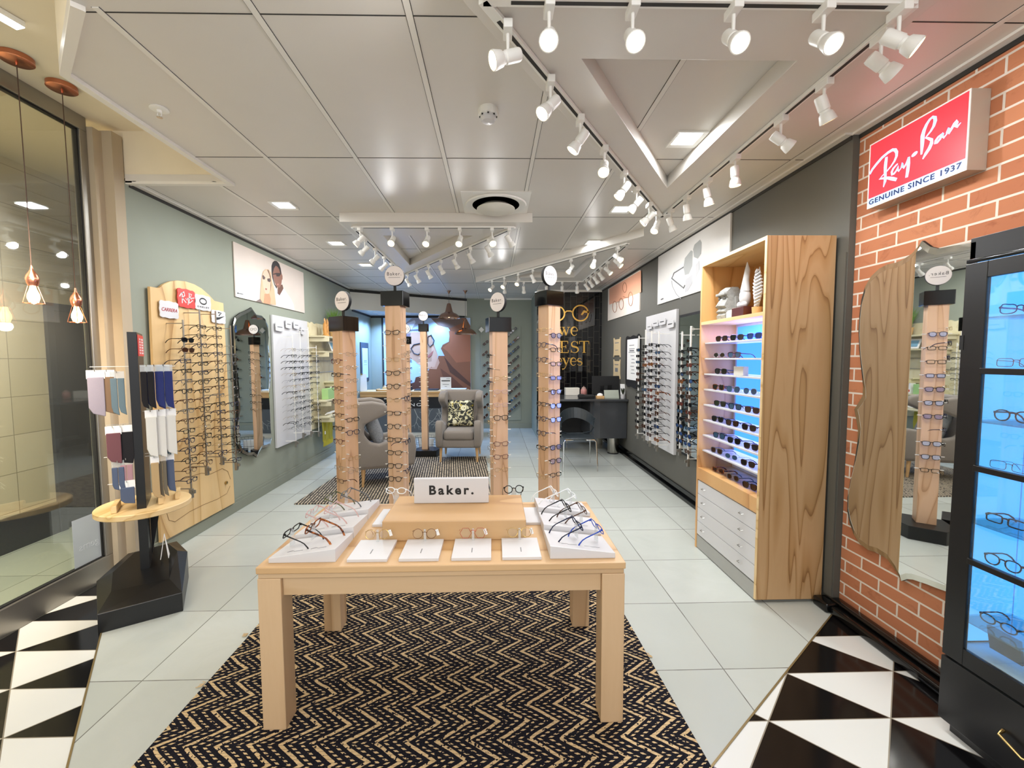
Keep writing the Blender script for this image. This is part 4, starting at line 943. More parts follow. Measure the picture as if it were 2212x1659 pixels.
for i, (y0, y1) in enumerate(LW): wedge(.245, .535, y0, y1, .052, .016, f'white wedge stand on the cabinet side of the display table, {ORD[i]} from the front edge')
def holder(x, y, z0, z1, lab, rz):
    R_ = Matrix.Rotation(rz, 3, 'Z'); P = [R_ @ Vector(p) for p in ((-.02, 0, 0), (.02, 0, 0), (.012, 0, 1), (-.012, 0, 1))]
    b = Vector((x, y, 0)); zz = [z0, z0, z1, z1]
    mb = MB().prism([b+Vector((p.x, p.y, z)) for p, z in zip(P, zz)], R_ @ Vector((0, .003, 0)))
    return one(mb, 'acrylic_stand', [M['acryl']], lab, 'acrylic stand', 'small acrylic stands on the table')
NM = ['the front', 'the middle', 'the rear']
GL = [[('rect', 'black', 'clear', -.945, 'glossy black'), ('way', 'tortoiseshell', 'clear', -.855, 'amber tortoiseshell')], [('panto', 'pink', 'clear', -.955, 'x'), ('cat', 'pink', 'rose', -.865, 'x')], [('rect', 'olive', 'clear', -.955, 'x'), ('way', 'grey', 'clear', -.87, 'x')]]
for i, L in enumerate(GL):
    for j, (s, f, l, x, _) in enumerate(L):
        yc = (LW[i][0]+LW[i][1])/2+.015+.02*j; z = .838+.012*j
        l2 = 'clear' if l == 'rose' else l
        glasses(s, f, l2, (x, yc, z), D(-98), f'{f} {SH[s]} eyeglasses on {NM[i]} wedge stand of sage-wall row, {"outer" if j == 0 else "inner"} pair', 'eyeglasses on the display table', pitch=-.34)
        holder(x+.003, yc, TZ+.02+.02*j, z+.004, f'small clear acrylic stand under the {f} {SH[s]} glasses on the display table', D(82))
GR = [[('cat', 'navy', 'clear', .395), ('way', 'blue', 'clear', .485)], [('way', 'black', 'clear', .385), ('panto', 'brown', 'clear', .465)], [('way', 'white', 'clear', .355), ('rect', 'clear', 'clear', .455)]]
for i, L in enumerate(GR):
    for j, (s, f, l, x) in enumerate(L):
        yc = (LW[i][0]+LW[i][1])/2+.03-.02*j; z = .848-.008*j
        glasses(s, f, l, (x, yc, z), D(101), f'{f} {SH[s]} eyeglasses on {NM[i]} wedge stand of cabinet-side row, {"inner" if j == 0 else "outer"} pair', 'eyeglasses on the display table', pitch=-.36)
        holder(x-.003, yc, TZ+.035-.014*j, z+.004, f'small clear acrylic stand under the {f} {SH[s]} glasses at the cabinet-side row', D(101))
# four flat pads along the front edge
for i, (x0, x1, s, f, w_) in enumerate([(-.645, -.47, 'round', 'gold', 'pale gold'), (-.42, -.245, 'round', 'bronze', 'thin brown'), (-.19, -.015, 'hex', 'red', 'reddish hexagonal'), (.034, .207, 'panto', 'gold', 'gold with dark tips')]):
    t = thing('display_pad', f'square white pad carrying {w_} glasses at the front edge of the table', 'display stand', ((x0+x1)/2, 1.91, TZ), 'square white pads on the table')
    MB().prism([(x0, 1.81, TZ), (x1, 1.81, TZ), (x1, 1.81, TZ+.014), (x0, 1.81, TZ+.014)], (0, .20, 0)).build('pad', M['white'], t, bevel=.0015)
    xm = (x0+x1)/2
    MB().bb(xm-.002, xm+.002, 1.862, 1.905, TZ+.014, TZ+.0147).build('printed_mark', M['inkg'], t)
    MB().prism([(xm-.006, 1.985, TZ+.013), (xm+.006, 1.985, TZ+.013), (xm+.005, 1.985, TZ+.072), (xm-.005, 1.985, TZ+.072)], (0, .003, 0)).build('nose_peg', M['acryl'], t)
    MB().box((x1-.028, 1.99, TZ+.055), (.014, .001, .03), M=Matrix.Rotation(-.3, 3, 'Y')).build('price_tag', M['tagw'], t)
    glasses(s, f, 'clear', (xm, 1.978, TZ+.054), 0, f'{w_} round eyeglasses on the square white pad at the front edge' if s != 'hex' else 'reddish hexagonal eyeglasses on the square white pad at the front edge', 'eyeglasses on the display table', pitch=-.30)
for i, (x, s, f, lab) in enumerate([(-.57, 'oval', 'clear', 'clear white oval eyeglasses behind the oak riser, beside the white name block'), (.115, 'round', 'black', 'thick black round eyeglasses standing at the corner of the oak riser')]):
    sx = -1 if i == 0 else 1; px_ = -.60 if i == 0 else .21
    t = thing('display_pad', ['narrow white pad behind the oak riser under clear glasses', 'narrow white pad beside the oak riser under black round glasses'][i], 'display stand', (px_, 2.3, TZ), 'square white pads on the table')
    MB().bb(px_-.045, px_+.045, 2.20, 2.43, TZ, TZ+.014).build('pad', M['white'], t, bevel=.0015)
    glasses(s, f, 'clear', (x, 2.43, TZ+.122), D(-8 if i == 0 else 4), lab, 'eyeglasses on the display table', pitch=-.55 if i else -.5)
    holder(x, 2.437, TZ+.001, TZ+.125, 'tall clear acrylic stand under the '+('clear oval' if i == 0 else 'black round')+' glasses behind the riser', 0)

# ------------------------------------------------------------------ armchairs and second rug
t = thing('floor_rug', 'striped grey and cream woven rug under the armchairs', 'rug', (-.8, 5.8, 0))
MB().prism([(-2.25, 4.72, .001), (-.03, 4.72, .001), (-.13, 6.93, .001), (-2.15, 6.93, .001)], (0, 0, .010)).build('woven_field', M['rug2'], t)
def armchair(x, y, rz, lab):
    t = thing('armchair', lab, 'armchair', (0, 0, 0), 'taupe wing armchairs', local=True)
    MB().bb(-.345, .345, -.33, .34, .225, .36).build('seat_base', M['wool'], t, bevel=.03, seg=4)
    MB().bb(-.235, .235, -.35, .26, .345, .50).build('seat_cushion', M['wool'], t, bevel=.05, seg=5)
    # back: tapered slab leaning back
    o = [(-.27, .30), (-.25, .62), (-.30, .80), (-.345, 1.0), (-.335, 1.06), (-.28, 1.085), (.28, 1.085), (.335, 1.06), (.345, 1.0), (.30, .80), (.25, .62), (.27, .30)]
    MB().prism([(a, .22+.10*(b-.3)/.8, b) for a, b in o], (0, .12, 0)).build('backrest', M['wool'], t, bevel=.035, seg=4)
    side = [(-.36, .24), (-.385, .45), (-.375, .60), (-.33, .665), (-.2, .64), (-.06, .58), (.08, .54), (.19, .57), (.26, .67), (.25, .80), (.10, .86), (-.03, .92), (-.05, .99), (.0, 1.05), (.15, 1.085), (.36, 1.075), (.38, .80), (.34, .24)]
    for s in (-1, 1):
        MB().prism([(s*.245, a, b) for a, b in side], (s*.11, 0, 0)).build('wing_arm', M['wool'], t, bevel=.035, seg=4)
    for a in (-.28, .28):
        for b in (-.27, .27): MB().tube([(a, b, .235), (a*1.04, b*1.06, 0.0)], [.026, .015], 12).build('leg', M['legw'], t, smooth=True)
    if '_local' in t: del t['_local']
    t.location = (x, y, .012 if y < 6.0 else .011); t.rotation_euler = (0, 0, rz); return t
armchair(-.54, 6.86, D(-2), 'taupe wing armchair facing the entrance, with a leaf patterned cushion')
armchair(-1.48, 5.68, D(108), 'taupe wing armchair seen from its side, with a grey fur cushion')
def cushion(name, mats, lab, loc, rz, pitch, size=.42, th=.13, **k):
    n = 12; V = []; mb = MB()
    def P(i, j, s):
        u = i/n*2-1; v = j/n*2-1
        e = max(0, (1-u**4)*(1-v**4))**.5
        kx = 1-.06*(1-abs(v))**1*abs(u)
        return Vector((u*size/2*(1-.05*(1-v*v)), s*th/2*e**.8, v*size/2*(1-.05*(1-u*u))))
    R_ = Matrix.Rotation(rz, 3, 'Z') @ Matrix.Rotation(pitch, 3, 'X')
    for s in (-1, 1):
        for i in range(n):
            for j in range(n):
                q = [P(i, j, s), P(i+1, j, s), P(i+1, j+1, s), P(i, j+1, s)]; mb.poly([R_ @ p+Vector(loc) for p in q])
    o = mb.build(name, mats, base=True); 
    bm = bmesh.new(); bm.from_mesh(o.data); bmesh.ops.remove_doubles(bm, verts=bm.verts, dist=.0006); bmesh.ops.recalc_face_normals(bm, faces=bm.faces); bm.to_mesh(o.data); bm.free()
    o.data.polygons.foreach_set('use_smooth', [True]*len(o.data.polygons))
    return tag(o, lab, 'cushion')
# leaf pattern: procedural shell and leaf rings on charcoal
t = NT('leaf_print_fabric'); x, y, z = t.xyz()
v2 = t.vec(x, z, 0)
vo = t.a('ShaderNodeTexVoronoi'); vo.inputs['Scale'].default_value = 7.5; t.l(v2, vo.inputs['Vector']); d_ = vo.outputs['Distance']
ring = t.math('LESS_THAN', t.math('ABSOLUTE', t.math('SUBTRACT', d_, .28)), .07)
core = t.math('LESS_THAN', d_, .09)
nz = t.noise(v2, 9, 3, .5, 1.5); leaf = t.math('LESS_THAN', t.math('ABSOLUTE', t.math('SUBTRACT', nz, .5)), .035)
nz2 = t.noise(v2, 6, 2, .5, 2.5); yl = t.math('GREATER_THAN', nz2, .60)
c = t.mix(yl, lin('2a2b26'), lin('a28f2e')); c = t.mix(leaf, c, lin('cfc9a2')); c = t.mix(core, c, lin('8b8450')); c = t.mix(ring, c, lin('ded9b8'))
t.set(Base_Color=c, Roughness=.85); M['leaf'] = t.m
cushion('cushion', [M['leaf']], 'dark cushion with cream and mustard leaf print in the armchair facing the entrance', (-.54, 6.93, .735), D(-3), D(-12), .44, .13)
cushion('cushion', [M['fur']], 'grey faux fur cushion leaning in the armchair seen from its side', (-1.60, 5.645, .72), D(104), D(-20), .47, .16)
# ------------------------------------------------------------------ niche, counter
fz = 2.60
A_, B_ = Vector((-2.79, 8.42, fz)), Vector((-.60, YB, fz)); A_.y = 8.42
n_ = (B_-A_).normalized().cross(Vector((0, 0, 1))); n_ = n_ if n_.y < 0 else -n_
struct(MB().prism([A_, B_, B_-n_*.05, A_-n_*.05], (0, 0, HC-fz-.055)).build('trim_7', M['offw']))
u_ = Vector((0, 0, HC-fz-.055)); struct(MB().prism([A_+u_+n_*.006, B_+u_+n_*.006, B_+u_-n_*.05, A_+u_-n_*.05], (0, 0, .055)).build('trim_8', M['darkslot']))
struct(MB().prism([A_+Vector((0, .02, .01)), B_+Vector((-.02, 0, .01)), Vector((-2.79, YB, fz+.01))], (0, 0, .02)).build('ceiling_niche', plain('niche_ceiling_paint', 'b9c0c6', .6)))
struct(MB().bb(XL, XL+.012, 8.5, YB, fz-.03, fz+.01).bb(XL, -.65, YB-.012, YB, fz-.04, fz+.01).bb(-2.53-.02, -2.53+.02, YB-.012, YB-.002, .9, fz-.03).build('trim_9', M['darkslot']))
for i, (x, y) in enumerate([(-2.50, 8.75), (-2.50, 9.10), (-2.49, 9.45), (-1.87, 9.02), (-1.86, 9.42), (-1.24, 9.50)]):
    t = thing('niche_downlight', 'small round downlight in the blue niche ceiling above the counter', 'ceiling light', (x, y, fz+.01), 'niche downlights')
    MB().lathe([(.05, 0), (.05, -.006), (.04, -.008)], (x, y, fz+.01), 20).build('rim', M['whitem'], t, smooth=True)
    MB().lathe([(.04, -.004), (0, -.004)], (x, y, fz+.01), 20).build('diffuser', M['lensC'], t)
    lamp('light', 'SPOT', (x, y, fz-.02), 95, (.27, .50, 1.0), .04, DOWN((x, y, fz)), None, 2.4)
# big poster
t = thing('wall_poster', 'large poster of a reclining man in dark glasses behind the counter', 'poster', (-1.4, 9.76, .8))
YP = 9.765
MB().bb(-2.50, -.52, YP, YP+.02, .82, 2.555).build('printed_panel', plain('pale_blue_print', 'a9bfd9', .5), t)
Kb = [0]
def bp(pts, col, nm):
    """trace on the 7.54x magnified detail of the big poster"""
    Kb[0] += 1; Y = YP-.0006*Kb[0]
    P = []
    for x, y in pts:
        p = hy(760+x/7.54, 640+y/7.54, Y); P.append(Vector((max(-2.49, min(-.522, p.x)), Y, max(.825, min(2.55, p.z)))))
    MB().prism(P, (0, .0004, 0)).build(nm, plain('print_'+nm, col, .5, vary=.05), t)
bp([(940, 300), (1100, 330), (1180, 370), (1150, 430), (1000, 520), (960, 600), (900, 640), (820, 640), (800, 500), (900, 420), (980, 350)], '8f8a92', 'grey_sleeve')
bp([(900, 440), (1020, 390), (1040, 420), (960, 560), (900, 560)], 'c3c3cf', 'pale_cuff')
bp([(820, 620), (960, 590), (1100, 580), (1290, 640), (1330, 760), (1400, 960), (1380, 1080), (1240, 1160), (1060, 1080), (940, 1000), (880, 900)], 'a98268', 'face')
bp([(820, 900), (940, 700), (960, 600), (860, 620), (800, 760)], '6b5a5e', 'short_hair')
bp([(1300, 760), (1400, 960), (1370, 1170), (1200, 1170), (1040, 1080), (1150, 1090), (1300, 1060)], 'c59c82', 'neck_light')
bp([(960, 1420), (1020, 1400), (1040, 1320), (1120, 1300), (1290, 1330), (1320, 1580), (940, 1580)], '5a3527', 'dark_torso')
bp([(1180, 380), (1300, 330), (1600, 310), (1860, 330), (1935, 480), (1935, 1580), (1300, 1580), (1180, 1300), (1290, 1150), (1370, 1170), (1410, 970), (1510, 970), (1450, 850), (1480, 790), (1580, 740), (1600, 560), (1570, 510), (1400, 470), (1290, 360)], '7d4b30', 'brown_shirt')
bp([(1580, 560), (1935, 620), (1935, 1060), (1700, 1080), (1560, 900), (1480, 840), (1600, 740)], '95583a', 'shirt_fold')
bp([(1280, 350), (1600, 320), (1780, 340), (1840, 420), (1600, 520), (1440, 470), (1340, 400)], '6a5348', 'grey_brown_arm')
bp([(1500, 980), (1640, 1150), (1935, 1420), (1935, 1480), (1600, 1240)], '4c2a1c', 'fold_line')
bp([(1440, 1170), (1620, 1300), (1900, 1560), (1700, 1560), (1480, 1300)], '633824', 'fold_line')
bp([(1400, 1000), (1350, 1150), (1180, 1180), (1380, 1190), (1430, 1080)], 'b88a70', 'collar')
def bline(pts, w, col, nm, cl=False):
    Kb[0] += 1; Y = YP-.0006*Kb[0]; P = [hy(760+x/7.54, 640+y/7.54, Y) for x, y in pts]
    MB().tube(P, w, 5, cl).build(nm, plain('print_'+nm, col, .5), t)
bline([(965, 850), (1010, 790), (1120, 765), (1180, 790), (1150, 880), (1080, 950), (1010, 930)], .014, '1c2028', 'poster_glasses_rim', True)
bline([(1240, 660), (1290, 630), (1340, 720), (1320, 780), (1270, 820), (1235, 770)], .012, '1c2028', 'poster_glasses_rim', True)
bline([(1180, 790), (1210, 740), (1240, 720)], .012, '1c2028', 'poster_glasses_bridge')
bp([(1225, 980), (1330, 880), (1300, 960), (1240, 1010)], '9c5d52', 'mouth')
bp([(900, 545), (1110, 530), (1110, 560), (960, 560)], '5c5c64', 'temple_arm_print')
# blue-side wall items
t = thing('door_panel', 'dark framed door panel with notice in the blue niche wall', 'panel', (-2.77, 9.2, 1.0))
MB().bb(-2.79, -2.77, 8.95, 9.5, 1.15, 1.98).build('frame', plain('slate_frame', '2b3340', .4), t, bevel=.003)
MB().bb(-2.772, -2.766, 9.03, 9.43, 1.22, 1.86).build('notice_sheet', plain('pale_blue_sheet', 'b9cbe2', .6), t)
MB().bb(-2.7665, -2.765, 9.12, 9.34, 1.58, 1.595).bb(-2.7665, -2.765, 9.12, 9.34, 1.55, 1.56).bb(-2.7665, -2.765, 9.12, 9.34, 1.50, 1.508).build('printed_lines', M['inkg'], t)
# counter
CY = 8.80
t = thing('reception_counter', 'reception counter with oak top, black lettered band and branch patterned front', 'counter', (-1.66, 9.1, 0))
MB().bb(-2.76, -.54, CY-.03, 9.35, .905, .955).build('counter_top', M['cw'], t, bevel=.004)
MB().bb(-2.76, -.54, CY-.02, CY+.02, .835, .904).build('top_fascia', M['cw'], t, bevel=.002)
MB().bb(-2.76, -.56, CY, CY+.04, .60, .834).build('black_band', M['blackm'], t)
MB().bb(-2.76, -.56, CY+.005, 9.3, .10, .60).build('front_panel', plain('slate_blue_laminate', '53585c', .5), t)
MB().bb(-2.76, -.56, CY+.03, 9.3, 0, .10).build('plinth', M['offw'], t)
br = MB(); rg = random.Random(11)
def branch(p, a, l, w, d):
    q = (p[0]+math.cos(a)*l, p[1]+math.sin(a)*l)
    q = (max(-2.74, min(-.58, q[0])), max(.12, min(.59, q[1])))
    if abs(q[0]-p[0])+abs(q[1]-p[1]) < .01: return
    br.ribbon([(p[0], CY+.0045, p[1]), (q[0], CY+.0045, q[1])], [w, w*.7], (0, -1, 0), .001)
    if d > 0:
        for s in (-1, 1): branch(q, a+s*rg.uniform(.25, .8), l*rg.uniform(.65, .95), w*.75, d-1)
for k in range(9): branch((-2.65+k*.25, .12 if k % 2 else .58), (PI/2 if k % 2 else -PI/2)+rg.uniform(-.5, .5), .16, .012, 3)
br.build('branch_pattern', plain('pale_branch_print', 'b9bab2', .6), t)
p0 = hy(816.3, 878, CY-.003); text('EXPERIENCE', (p0.x, CY-.0005, p0.z), (1, 0, 0), (0, 0, 1), hy(919, 878, CY).x-p0.x, .062, M['tagw'], 'lettering', t, .001, spacing=1.3)
# on the counter
t = thing('notice_card', 'white square notice card with black heading standing on the counter', 'card', (-1.03, 8.95, .955)); q = hy(951, 842, 8.9); q2 = hy(974, 815, 8.9)
MB().bb(q.x, q2.x, 8.94, 8.946, .955, q2.z).build('card', M['tagw'], t); w = q2.x-q.x; zt = q2.z
mb = MB()
for a, b, c_ in ((.1, .9, .70), (.55, .9, .88), (.2, .8, .45), (.4, .6, .3)): mb.bb(q.x+a*w, q.x+b*w, 8.937, 8.9395, .955+c_*(zt-.955), .955+c_*(zt-.955)+(.018 if c_ == .70 else .006))
mb.build('printed_lines', M['ink'], t)
t = thing('notice_card', 'white clipboard sheet in a clear stand at the niche end of the counter', 'card', (-2.5, 8.9, .955)); q = hy(765, 848, 8.9); q2 = hy(792, 808, 8.9)
MB().prism([(q.x, 8.90, .957), (q2.x, 8.90, .957), (q2.x-.02, 8.95, q2.z), (q.x+.0, 8.95, q2.z)], (0, .006, 0)).build('sheet', M['tagw'], t); MB().bb(q.x+.08, q2.x-.1, 8.94, 8.955, q2.z-.02, q2.z+.01).build('clip', M['brass'], t)
one(MB().bb(-2.45, -1.95, 8.86, 9.1, .956, .985).bb(-2.45, -2.43, 8.86, 9.1, .956, 1.0).bb(-1.97, -1.95, 8.86, 9.1, .956, 1.0), 'wooden_tray', [M['cw']], 'long flat wooden tray lying on the counter near the clipboard', 'tray', bevel=.003)
one(MB().lathe([(.0, 0), (.06, .0), (.065, .04), (.05, .075), (.0, .085)], (-2.33, 9.15, .956), 20), 'wooden_mouse', [M['cw']], 'small rounded wooden box on the counter behind the tray', 'box', smooth=True)
one(MB().bb(-1.10, -.58, 8.86, 9.2, .956, .99), 'keyboard_box', [M['offw']], 'flat white carton lying on the counter below the notice card', 'box', bevel=.002)
one(MB().bb(-2.10, -1.75, 9.0, 9.2, .956, .985).prism([(-2.1, 9.2, .956), (-1.75, 9.2, .956), (-1.8, 9.22, 1.12), (-2.0, 9.22, 1.12)], (0, .01, 0)), 'card_terminal', [M['blackm']], 'black desk phone behind the tall post on the counter', 'phone', bevel=.003)
one(MB().bb(-1.68, -1.18, 8.95, 9.25, .956, .975), 'document_tray', [M['blackm']], 'thin black document tray on the counter behind the slim posts', 'tray', bevel=.002)
# white bench and wire basket
t = thing('wire_basket', 'oval wire basket with papers standing on the floor before the counter', 'basket', (-1.20, 7.5, 0)); c = (-1.20, 7.5)
mb = MB()
for z, k in ((.02, .9), (.12, 1.0), (.25, 1.05)): mb.tube([(c[0]+.20*k*math.cos(a), c[1]+.14*k*math.sin(a), z) for a in [j*PI/12 for j in range(24)]], .003, 5, True)
for j in range(20):
    a = j*PI/10; mb.tube([(c[0]+.18*math.cos(a), c[1]+.126*math.sin(a), .02), (c[0]+.21*math.cos(a), c[1]+.147*math.sin(a), .25)], .002, 4)
mb.build('wire_frame', M['blackm'], t); MB().prism([(-1.33, 7.47, .02), (-1.07, 7.47, .02), (-1.07, 7.47, .21), (-1.33, 7.47, .23)], (0, .02, 0)).build('papers', M['tagw'], t)
# grey-green sunglasses board
t = thing('display_board', 'sage sunglasses board with slanting rows on the back wall', 'display board', (.21, 9.78, .18))
MB().bb(-.30, .635, 9.775, 9.797, .19, 2.36).build('sage_panel', M['wallL'], t, bevel=.003)
MB().ring([(-.25, 9.7745, .24), (.60, 9.7745, .24), (.60, 9.7745, 2.31), (-.25, 9.7745, 2.31)], [(-.245, 9.7745, .245), (.595, 9.7745, .245), (.595, 9.7745, 2.305), (-.245, 9.7745, 2.305)], (0, .002, 0)).build('edge_line', M['skirtg'], t)
sl = D(-42); LMU = ('lower', 'middle', 'upper')
k = 0
for r_ in range(9):
    for j in range(3):
        x = .27+.105*j+.05*(r_ > 0)+.02*(r_ > 4); z = 2.06-.213*r_+.094*j+.03; k += 1
        s, f, l = SUN[(r_*2+j) % len(SUN)]
        MB().box((x, 9.72, z+.0), (.012, .11, .012)).build('holder_peg', M['offw'], t)
        glasses(s, f, l, (x, 9.665, z), 0, f'{describe(s, f, l)} on back wall board, {ORD[r_]} slanting row from top, {LMU[j]} pair', 'sunglasses on the back wall board', roll=sl).scale = (1.2, 1.2, 1.2)
for r_ in range(8):
    x = -.17-.02*(r_ % 2); z = 1.98-.24*r_; s, f, l = SUN[(r_*3+1) % len(SUN)]
    MB().box((x, 9.72, z), (.012, .11, .012)).build('holder_peg', M['offw'], t)
    glasses(s, f, l, (x, 9.665, z), 0, f'{describe(s, f, l)} on counter side of back wall board, {ORD[r_]} from top', 'sunglasses on the back wall board', roll=sl).scale = (1.2, 1.2, 1.2)
mb = MB().box((-.27, 9.74, 2.28), (.09, .03, .09), M=Matrix.Rotation(PI/4, 3, 'Y')); one(mb, 'swatch_card', [M['offw']], 'cream diamond shaped card at the upper corner of the back wall board', 'card')

# ------------------------------------------------------------------ gilt lettering on the black tiles
t = thing('wall_lettering', 'gold glasses emblem and serif lettering on the black tiled wall', 'sign', (1.5, 8.595, 1.4))
YG = 8.597
def gp(x, y): p = hy(1000+x/4.148, 420+y/4.148, YG); return Vector((p.x, YG, p.z))
mb = MB()
for cx_, cy_, r in ((845, 1068, 66), (1052, 1064, 70)):
    n = 40; o = [gp(cx_+(r+5)*math.cos(2*PI*k/n), cy_+(r+5)*math.sin(2*PI*k/n)) for k in range(n)]; i = [gp(cx_+(r-7)*math.cos(2*PI*k/n), cy_+(r-7)*math.sin(2*PI*k/n)) for k in range(n)]
    mb.ring(o, i, (0, -.01, 0))
mb.ribbon([gp(912, 1060), (gp(930, 1045)), gp(965, 1045), gp(984, 1060)], .024, (0, -1, 0), .01).ribbon([gp(1062, 1080), gp(1085, 1048), gp(1130, 1058)], [.03, .05, .03], (0, -1, 0), .01).ribbon([gp(1120, 1044), gp(1132, 1062)], .02, (0, -1, 0), .01)
mb.build('glasses_emblem', M['gold'], t)
def G(mb, pts, w):
    mb.ribbon([gp(*p) for p in pts], [q*.00262*1.0 for q in (w if isinstance(w, list) else [w]*len(pts))], (0, -1, 0), .01); return mb
def arc(cx, cy, rx, ry, a0, a1, n=12): return [(cx+rx*math.cos(D(a0+(a1-a0)*k/n)), cy-ry*math.sin(D(a0+(a1-a0)*k/n))) for k in range(n+1)]
m = MB(); G(m, [(862, 1190), (888, 1262)], 12); G(m, [(888, 1262), (908, 1195)], 4); G(m, [(900, 1190), (926, 1262)], 12); G(m, [(926, 1262), (946, 1192)], 4)
G(m, [(848, 1190), (880, 1190)], 4); G(m, [(890, 1190), (914, 1190)], 4); G(m, [(934, 1190), (960, 1190)], 4); m.build('letter_w', M['gold'], t)
m = MB(); G(m, arc(998, 1226, 28, 38, 0, 320, 18), [3, 4, 4, 4, 5, 7, 10, 12, 13, 13, 12, 11, 9, 7, 6, 5, 4, 3, 3]); G(m, [(974, 1224), (1026, 1224)], 4); m.build('letter_e', M['gold'], t)
m = MB(); G(m, [(813, 1318), (813, 1415)], 14); G(m, [(770, 1316), (852, 1316)], 5); G(m, [(798, 1417), (828, 1417)], 4); G(m, [(771, 1314), (771, 1338)], 4); G(m, [(852, 1314), (852, 1338)], 4); m.build('letter_t', M['gold'], t)
m = MB(); G(m, [(885, 1318), (885, 1415)], 14); G(m, [(866, 1316), (940, 1316)], 5); G(m, [(866, 1417), (944, 1417)], 5); G(m, [(885, 1364), (922, 1364)], 4); G(m, [(939, 1314), (939, 1336)], 4); G(m, [(944, 1395), (943, 1419)], 4); G(m, [(922, 1350), (922, 1378)], 4); m.build('letter_e', M['gold'], t)
m = MB(); G(m, arc(1000, 1342, 27, 25, 20, 230, 12)+arc(1000, 1392, 32, 26, 60, -160, 14), [3, 4, 4, 4, 4, 5, 6, 7, 8, 9, 10, 11, 12, 13, 13, 13, 12, 11, 10, 8, 7, 6, 5, 4, 4, 4, 3, 3]); G(m, [(1026, 1316), (1026, 1342)], 4); G(m, [(969, 1390), (969, 1418)], 4); m.build('letter_s', M['gold'], t)
m = MB(); G(m, [(1085, 1318), (1085, 1415)], 14); G(m, [(1044, 1316), (1128, 1316)], 5); G(m, [(1070, 1417), (1100, 1417)], 4); G(m, [(1044, 1314), (1044, 1340)], 4); G(m, [(1128, 1314), (1128, 1340)], 4); m.build('letter_t', M['gold'], t)
m = MB(); G(m, arc(860, 1498, 26, 34, 0, 320, 18), [3, 4, 4, 4, 5, 7, 10, 12, 13, 13, 12, 11, 9, 7, 6, 5, 4, 3, 3]); G(m, [(838, 1496), (886, 1496)], 4); m.build('letter_e', M['gold'], t)
m = MB(); G(m, [(900, 1466), (928, 1530)], 12); G(m, [(950, 1466), (920, 1545), (908, 1562), (890, 1566)], [4, 4, 5, 12]); G(m, [(888, 1466), (914, 1466)], 4); G(m, [(938, 1466), (962, 1466)], 4); m.build('letter_y', M['gold'], t)
m = MB(); G(m, arc(990, 1498, 25, 34, 0, 320, 18), [3, 4, 4, 4, 5, 7, 10, 12, 13, 13, 12, 11, 9, 7, 6, 5, 4, 3, 3]); G(m, [(968, 1496), (1014, 1496)], 4); m.build('letter_e', M['gold'], t)
m = MB(); G(m, arc(1045, 1484, 17, 16, 20, 230, 12)+arc(1045, 1514, 20, 17, 60, -160, 14), [3, 3, 3, 4, 4, 5, 6, 7, 7, 8, 9, 10, 10, 11, 11, 10, 10, 9, 8, 7, 6, 5, 4, 4, 4, 3, 3, 3]); m.build('letter_s', M['gold'], t)
# ------------------------------------------------------------------ desk area
DT = .955
t = thing('consultation_desk', 'glossy graphite desk with a curved front panel against the charcoal wall', 'desk', (1.6, 7.3, 0))
MB().prism([(.98, 6.90, DT-.035), (2.19, 6.82, DT-.035), (2.19, 7.75, DT-.035), (.98, 7.75, DT-.035)], (0, 0, .035)).build('desk_top', M['desk'], t, bevel=.004)
a0 = [(1.62, 6.99), (1.66, 6.93), (1.75, 6.90), (2.10, 6.88), (2.19, 6.88)]; a1 = [(x+.0, y+.035) for x, y in a0]
ptsf = [(x, y, .30) for x, y in a0]+[(x, y, .30) for x, y in a1[::-1]]
MB().prism(ptsf, (0, 0, DT-.035-.30)).build('front_panel', M['desk'], t, bevel=.003)
MB().bb(1.60, 1.66, 6.96, 7.70, .30, DT-.036).build('side_panel', M['desk'], t, bevel=.003)
MB().bb(1.0, 1.06, 7.3, 7.74, 0, DT-.036).bb(1.06, 1.6, 7.70, 7.74, .25, DT-.036).build('back_panel', M['blackm'], t)
MB().bb(1.85, 1.95, 7.5, 7.6, 0, .3).build('leg', M['steel'], t)
t = thing('waste_bin', 'cylindrical stainless steel waste bin under the graphite desk', 'bin', (2.05, 7.12, 0))
MB().lathe([(.085, 0), (.09, .01), (.098, .30), (.092, .30), (.085, .02), (.0, .02)], (2.04, 7.14, 0), 28).build('drum', M['steel'], t, smooth=True)
MB().lathe([(.093, 0), (.093, .015), (.08, .015)], (2.04, 7.14, 0), 24).build('foot_ring', M['blackm'], t)
t = thing('computer_monitor', 'black computer monitor seen from behind on the graphite desk', 'monitor', (1.93, 7.35, DT))
q0, q1 = hy(1279, 852, 7.3), hy(1337, 812, 7.3)
MB().bb(q0.x, q1.x, 7.29, 7.32, 1.00, q1.z).build('screen_case', M['blackm'], t, bevel=.004)
MB().bb((q0.x+q1.x)/2-.1, (q0.x+q1.x)/2+.1, 7.275, 7.29, 1.06, 1.16).build('back_bulge', M['black'], t, bevel=.004)
xm = (q0.x+q1.x)/2
MB().bb(xm-.03, xm+.03, 7.26, 7.28, DT+.01, 1.15).bb(xm-.1, xm+.1, 7.2, 7.38, DT+.001, DT+.012).build('stand', M['blackm'], t, bevel=.003)
def deskbox(name, px, y, dy, mats, lab, cat, bevel=.003, tilt=0):
    a = hy(px[0], px[3], y); b = hy(px[2], px[1], y); z0 = DT+.001
    return one(MB().bb(a.x, b.x, y, y+dy, z0, b.z) if not tilt else MB().prism([(a.x, y, z0), (b.x, y, z0), (b.x, y+tilt, b.z), (a.x, y+tilt, b.z)], (0, .006, 0)), name, mats, lab, cat, bevel=bevel)
deskbox('desk_organiser', (1222, 838, 1252, 848), 7.6, .14, [M['offw']], 'low white box standing deep on the desk near the black tiled wall', 'box')
